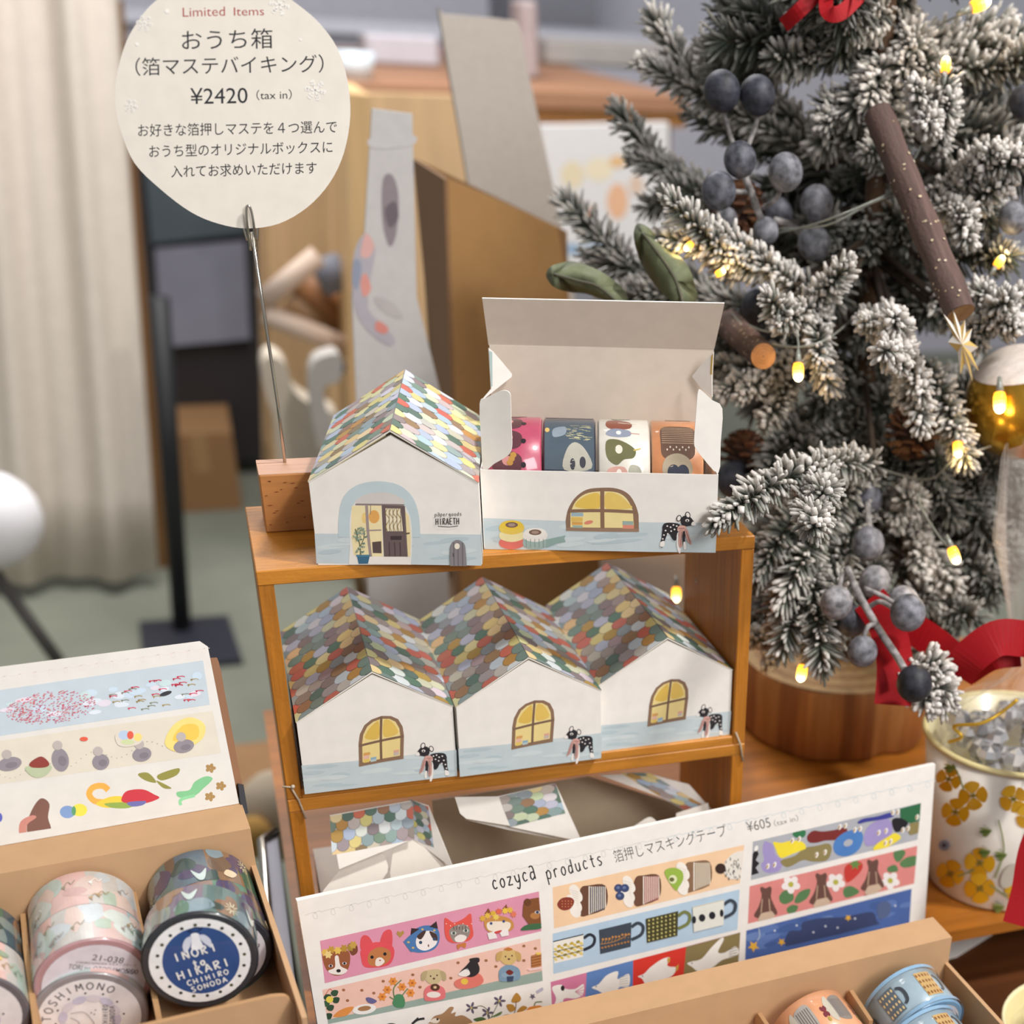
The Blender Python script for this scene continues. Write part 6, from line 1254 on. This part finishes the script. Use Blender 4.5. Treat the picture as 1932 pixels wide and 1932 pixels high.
# curtain with folds
b = MB(); n = 60; zt, zb = 1.5, -.765; TLc, TRc = aty(-40, 0, 2.75), aty(222, 0, 2.75); BLc, BRc = aty(20, 1130, 2.75), aty(300, 1090, 2.75)
def curt(u, z):
    k = (z-BLc.z)/(TLc.z-BLc.z); x0 = BLc.x+(TLc.x-BLc.x)*k-.12; x1 = BRc.x+(TRc.x-BRc.x)*((z-BRc.z)/(TRc.z-BRc.z))
    return Vector((x0+(x1-x0)*u, 2.75+.022*math.sin(u*14)+.012*math.sin(u*31+z)+.01*math.sin(u*5), z))
rows = [zb+(zt-zb)*i/12 for i in range(13)]; idx = [[b.v(curt(k/n, z)) for k in range(n+1)] for z in rows]
for i in range(12):
    for k in range(n): b.f((idx[i][k], idx[i][k+1], idx[i+1][k+1], idx[i+1][k]), '#dbd0c4', True)
o = b.build('curtain', CLOTH); sm = o.modifiers.new('thickness', 'SOLIDIFY'); sm.thickness = .004
tag(o, 'cream fabric curtain hanging at the left edge behind the sign', 'curtain')
t = thing('wood_panel', 'narrow brown wooden upright right behind the cream curtain edge', 'panel', (-.2, 2.85, -.8)); slab('board', [(215, 0), (232, 0), (318, 1080), (300, 1090)], 2.88, .03, '#8a6238', PLY, parent=t)
# black stand with square foot
t = thing('pole_stand', 'black pole stand with a square base plate on the green carpet', 'stand', atz(345, 1195, -.8)); pb = atz(345, 1195, -.8); pt = aty(300, 560, pb.y)
b = MB(); b.tube([pb+Vector((0, 0, .012)), pt], .02, '#1d1f22', 12); b.build('pole', PAINT, t)
b = MB(); pts = [atz(x, y, -.788) for x, y in ((262, 1172), (430, 1160), (458, 1245), (272, 1262))]; b.prism(pts, (0, 0, -.012), '#2b2d38'); b.build('base_plate', PAINT, t)
# white cloth stool at far left
t = thing('stool', 'stool with white padded seat and dark leg at the left edge', 'stool', aty(0, 1100, 1.6)); c = aty(-25, 980, 1.6); b = MB()
b.ball(c, .075, '#efedf0', 20, .95); b.build('seat', CLOTH, t); b = MB(); b.tube([aty(-10, 1080, 1.6), aty(112, 1250, 1.55)], .010, '#4f4c4a', 8); b.build('leg', PAINT, t)
# dark cabinet with framed grey panels
t = thing('dark_cabinet', 'black framed cabinet with grey glass panels behind the round sign', 'cabinet', aty(400, 860, 3.5))
slab('frame', [(238, 90), (470, 70), (520, 870), (296, 860)], 3.6, .3, '#332f31', PAINT, parent=t)
slab('upper_panel', [(262, 200), (452, 190), (462, 440), (286, 460)], 3.57, .015, '#566066', mat('cabinet_glass', rough=.25, noise=.2, nscale=3), parent=t)
slab('lower_panel', [(292, 470), (462, 455), (472, 640), (305, 655)], 3.57, .015, '#8f8e9c', mat('cabinet_glass', rough=.25, noise=.2, nscale=3), parent=t)
t = thing('carton', 'plain tan cardboard carton on the floor below the dark cabinet', 'box', atz(390, 965, -.8)); b = MB(); p0, p1 = atz(330, 968, -.8), atz(458, 962, -.8)
h = aty(330, 822, p0.y).z+.8; b.box((p0.x, p0.y, -.799), (p1.x, p0.y+.3, -.799+h), '#a07850'); b.build('body', KRAFT, t); b = MB(); b.box(((p0.x+p1.x)/2-.02, p0.y-.001, -.799+h*.5), ((p0.x+p1.x)/2+.02, p0.y, -.798+h), '#b08a5e'); b.build('tape', KRAFT, t)
# light wooden display rack with bars and cloth bag
t = thing('display_rack', 'light wooden display rack behind the sign, with white cords and cloth bags', 'rack', aty(600, 900, 2.0))
slab('side_board', [(655, 175), (700, 180), (700, 880), (668, 880)], 1.75, .25, '#deb884', PLY, parent=t)
slab('back_board', [(500, 170), (1000, 185), (1000, 640), (820, 880), (500, 880)], 2.12, .03, '#dab68a', PLY, parent=t)
slab('upright', [(486, 390), (506, 390), (512, 880), (498, 880)], 1.95, .05, '#b0906a', PLY, parent=t)
for a_, c_ in (((498, 566, 1.85), (600, 482, 1.85)), ((500, 592, 1.85), (655, 655, 1.85))): b = MB(); b.tube([aty(*a_), aty(*c_)], .017, '#cbb6a6', 8); b.build('cord', CLOTH, t)
for a_, c_, cl in (((560, 520, 1.95), (660, 620, 1.95), '#9a6a42'), ((545, 570, 1.95), (650, 650, 1.95), '#7a5a36'), ((610, 490, 1.9), (640, 545, 1.9), '#7d8290')): b = MB(); b.tube([aty(*a_), aty(*c_)], .026, cl, 8); b.build('rod', PAINT, t)
b = MB(); pts = smooth([(495, 690), (512, 672), (540, 690), (556, 740), (600, 770), (640, 790), (650, 880), (540, 900), (520, 800), (500, 740)], 4); b.prism([aty(x, y, 1.7) for x, y in pts], (0, .08, 0), '#cbbfae')
tag(b.build('cloth_bag', CLOTH), 'cream cloth bag hanging behind the beech block', 'bag')
b = MB(); b.prism([aty(x, y, 1.60) for x, y in smooth([(585, 700), (625, 668), (645, 680), (640, 720), (610, 740), (640, 860), (600, 840)], 4)], (0, .05, 0), '#b9b4ae'); tag(b.build('cloth_bag', CLOTH), 'small grey cloth bag beside the cream one, left of the poster', 'bag')
b = MB(); b.ball(aty(634, 692, 1.72), .015, '#2f2d48', 12); tag(b.build('navy_pouch', CLOTH), 'small navy blue pouch at the wooden rack', 'pouch')
# brown bench table with things on it
t = thing('bench', 'long brown wooden bench table at the back, paler apron', 'table', aty(900, 300, 2.7))
z_ = aty(900, 168, 2.6).z; b = MB(); xl, xr = aty(560, 170, 2.6).x, aty(1300, 170, 2.6).x
b.box((xl, 2.6, z_-.03), (xr, 4.2, z_), '#a5785a', {5: '#5c4034'}); b.build('top', PAINT, t)
b = MB(); b.box((aty(1015, 180, 2.6).x, 2.62, aty(1015, 232, 2.62).z), (xr, 2.66, z_-.03), '#c88a4a'); b.build('apron', PLY, t)
for x in (xl+.05, xr-.05): b = MB(); b.box((x-.03, 2.66, -.8), (x+.03, 2.72, z_-.03), '#8a6040'); b.build('leg', PLY, t)
def onbench(name, label, cat, px0, px1, Y, hpx, col, m=PAINT):
    p0, p1 = aty(*px0, Y), aty(*px1, Y); hh = aty(px0[0], px0[1]-hpx, Y).z-p0.z; b = MB(); b.bevel_box((p0.x, Y, z_+.001), (p1.x, Y+.12, z_+.001+hh), .008, col); tag(b.build(name, m), label, cat)
onbench('book_stack', 'white stack of papers on the bench, left of the tall pale board', 'papers', (690, 100), (830, 100), 3.3, 60, '#bdbac2')
onbench('red_box', 'small red box on the bench behind the white papers', 'box', (772, 45), (832, 45), 3.9, 22, '#c8837c')
onbench('grey_box', 'teal grey box behind the tall pale board', 'box', (850, 75), (990, 75), 3.5, 85, '#7d8a92')
onbench('pink_panel', 'narrow mauve grey upright panel right of the tall pale board', 'panel', (985, 120), (1018, 120), 3.0, 150, '#a89a9a')
onbench('long_box', 'long grey box lying on the bench near the dark pillar', 'box', (1030, 95), (1340, 95), 3.7, 50, '#a8a29e')
b = MB(); c = aty(668, 118, 2.75); b.lathe([(.0001, 0), (.035, 0), (.045, .05), (.042, .05), (.03, .004), (.0001, .004)], Matrix.Translation((c.x, c.y, z_+.001)), '#d7e6ee', 20); tag(b.build('bowl', ENAMEL), 'pale blue bowl on the bench just right of the sign', 'bowl')
# kraft carton, tall boards and posters near the shelf
t = thing('kraft_carton', 'open brown kraft carton standing right behind the shelf', 'cardboard box', aty(900, 1000, .5)); YK = .50
zb = .0012; fl = [aty(x, y, YK) for x, y in ((846, 338), (940, 380), (1052, 430), (1072, 560))]
b = MB(); P_ = [aty(846, 338, YK), aty(940, 378, YK), aty(1052, 430, YK), aty(1068, 520, YK)]; bot = [Vector((P_[3].x+.03, YK, zb)), Vector((P_[0].x-.01, YK, zb))]
b.prism([P_[0], P_[1], P_[2], P_[3]]+bot, (0, .004, 0), '#a77f4e'); b.build('front_panel', KRAFT, t)
b = MB(); q0 = [P_[0], aty(786, 300, YK+.12), ]; q0 += [Vector((q0[1].x+.01, YK+.12, zb)), bot[1]]; b.prism(q0, (-.003, 0, 0), '#8a6848'); b.build('side_panel', KRAFT, t)
b = MB(); b.prism([Vector((q0[1].x, YK+.12, zb)), Vector((bot[0].x, YK+.12, zb)), Vector((bot[0].x, YK+.12, P_[2].z-.02)), Vector((q0[1].x, YK+.12, q0[1].z))], (0, .003, 0), '#8f6c46'); b.build('back_panel', KRAFT, t)
def drw(a):
    a.blob([(722, 340), (740, 330), (752, 370), (748, 440), (735, 465), (722, 420)], '#8c8288'); a.blob([(726, 395), (745, 380), (752, 410), (735, 430)], '#6a6068'); a.blob([(705, 560), (740, 570), (760, 600), (725, 590)], '#b9b4b4'); a.blob([(700, 260), (780, 255), (775, 275), (705, 280)], '#c3c2c2')
    a.blob([(690, 440), (708, 470), (700, 520), (694, 580), (720, 610), (745, 640), (735, 652), (700, 630), (672, 590), (664, 530), (670, 470)], '#aeabb4'); a.blob([(690, 440), (706, 462), (696, 485), (680, 480)], '#d9aca6'); a.blob([(690, 515), (700, 545), (686, 560), (680, 530)], '#d8968c'); a.blob([(712, 605), (732, 618), (726, 630), (708, 622)], '#d68a80'); a.blob([(668, 490), (682, 500), (674, 545), (664, 530)], '#8f97ab')
slab('poster_card', [(702, 205), (778, 215), (786, 560), (832, 745), (850, 1200), (700, 1200), (672, 745), (664, 560), (688, 440)], .47, .004, '#c3c1c0', PAPER, 'tall narrow grey card with dark figure drawing behind the white house box', 'card', extra=drw)
t = thing('tall_board', 'tall pale board with rounded corner leaning behind the kraft carton', 'board', aty(980, 430, .72))
slab('panel', smooth([(832, 40), (840, 28), (900, 32), (960, 38), (980, 50), (1000, 150), (1060, 430), (1090, 620), (1100, 1010), (960, 1010), (925, 620), (880, 320)], 3), .72, .012, '#c8bfb6', PAPER, parent=t)
def post(a):
    for x, y, rx, ry, c in ((1080, 330, 22, 26, '#e9d9b8'), (1130, 320, 26, 22, '#f0e2c4'), (1105, 405, 12, 20, '#d39a80'), (1165, 380, 20, 34, '#eebb96'), (1165, 305, 16, 12, '#e9c08c'), (1200, 350, 14, 20, '#e3c8b4'), (1080, 470, 20, 12, '#9ab2cc'), (1120, 460, 20, 14, '#b9c4d2'), (1220, 300, 14, 14, '#e3d9c8')): a.ell(x, y, rx, ry, c)
slab('poster', [(1020, 238), (1262, 232), (1262, 520), (1040, 520)], 2.4, .03, '#e6e3e2', PAPER, 'white framed poster with orange prints, left of the tree', 'poster', extra=post)
t = thing('back_counter', 'long pale lavender counter at the back of the shop', 'counter', (1.2, 5.0, -.8))
b = MB(); b.box((-1.0, 4.9, -.8), (3.5, 5.5, .30), '#c8c6d2'); b.build('body', PAINT, t); b = MB(); b.box((-1.05, 4.85, .30), (3.55, 5.55, .34), '#dcdce8'); b.build('top', PAINT, t)
t = thing('floor_bag', 'cream rounded bag on the floor behind the left card', 'bag', atz(510, 1560, -.5)); b = MB(); b.ball(aty(520, 1540, .9), .045, '#c3b39c', 16, 1.3); b.build('body', CLOTH, t)
b = MB(); b.ball(aty(480, 1580, .85), .022, '#b98f4c', 12, 1.2); b.build('pocket', CLOTH, t)
t = thing('low_bench', 'low brown bench seen between the left card and shelf', 'bench', atz(470, 1440, -.6)); zz = -.45; p0, p1 = atz(380, 1412, zz), atz(620, 1392, zz)
b = MB(); b.box((p0.x-.1, p0.y-.22, zz-.03), (min(.07, p1.x+.1), p0.y, zz), '#9a7248'); b.build('top', PLY, t)
for x in (p0.x-.05, .04): b = MB(); b.box((x-.02, p0.y-.2, -.8), (x+.02, p0.y-.16, zz-.03), '#3a2c22'); b.build('leg', PAINT, t)
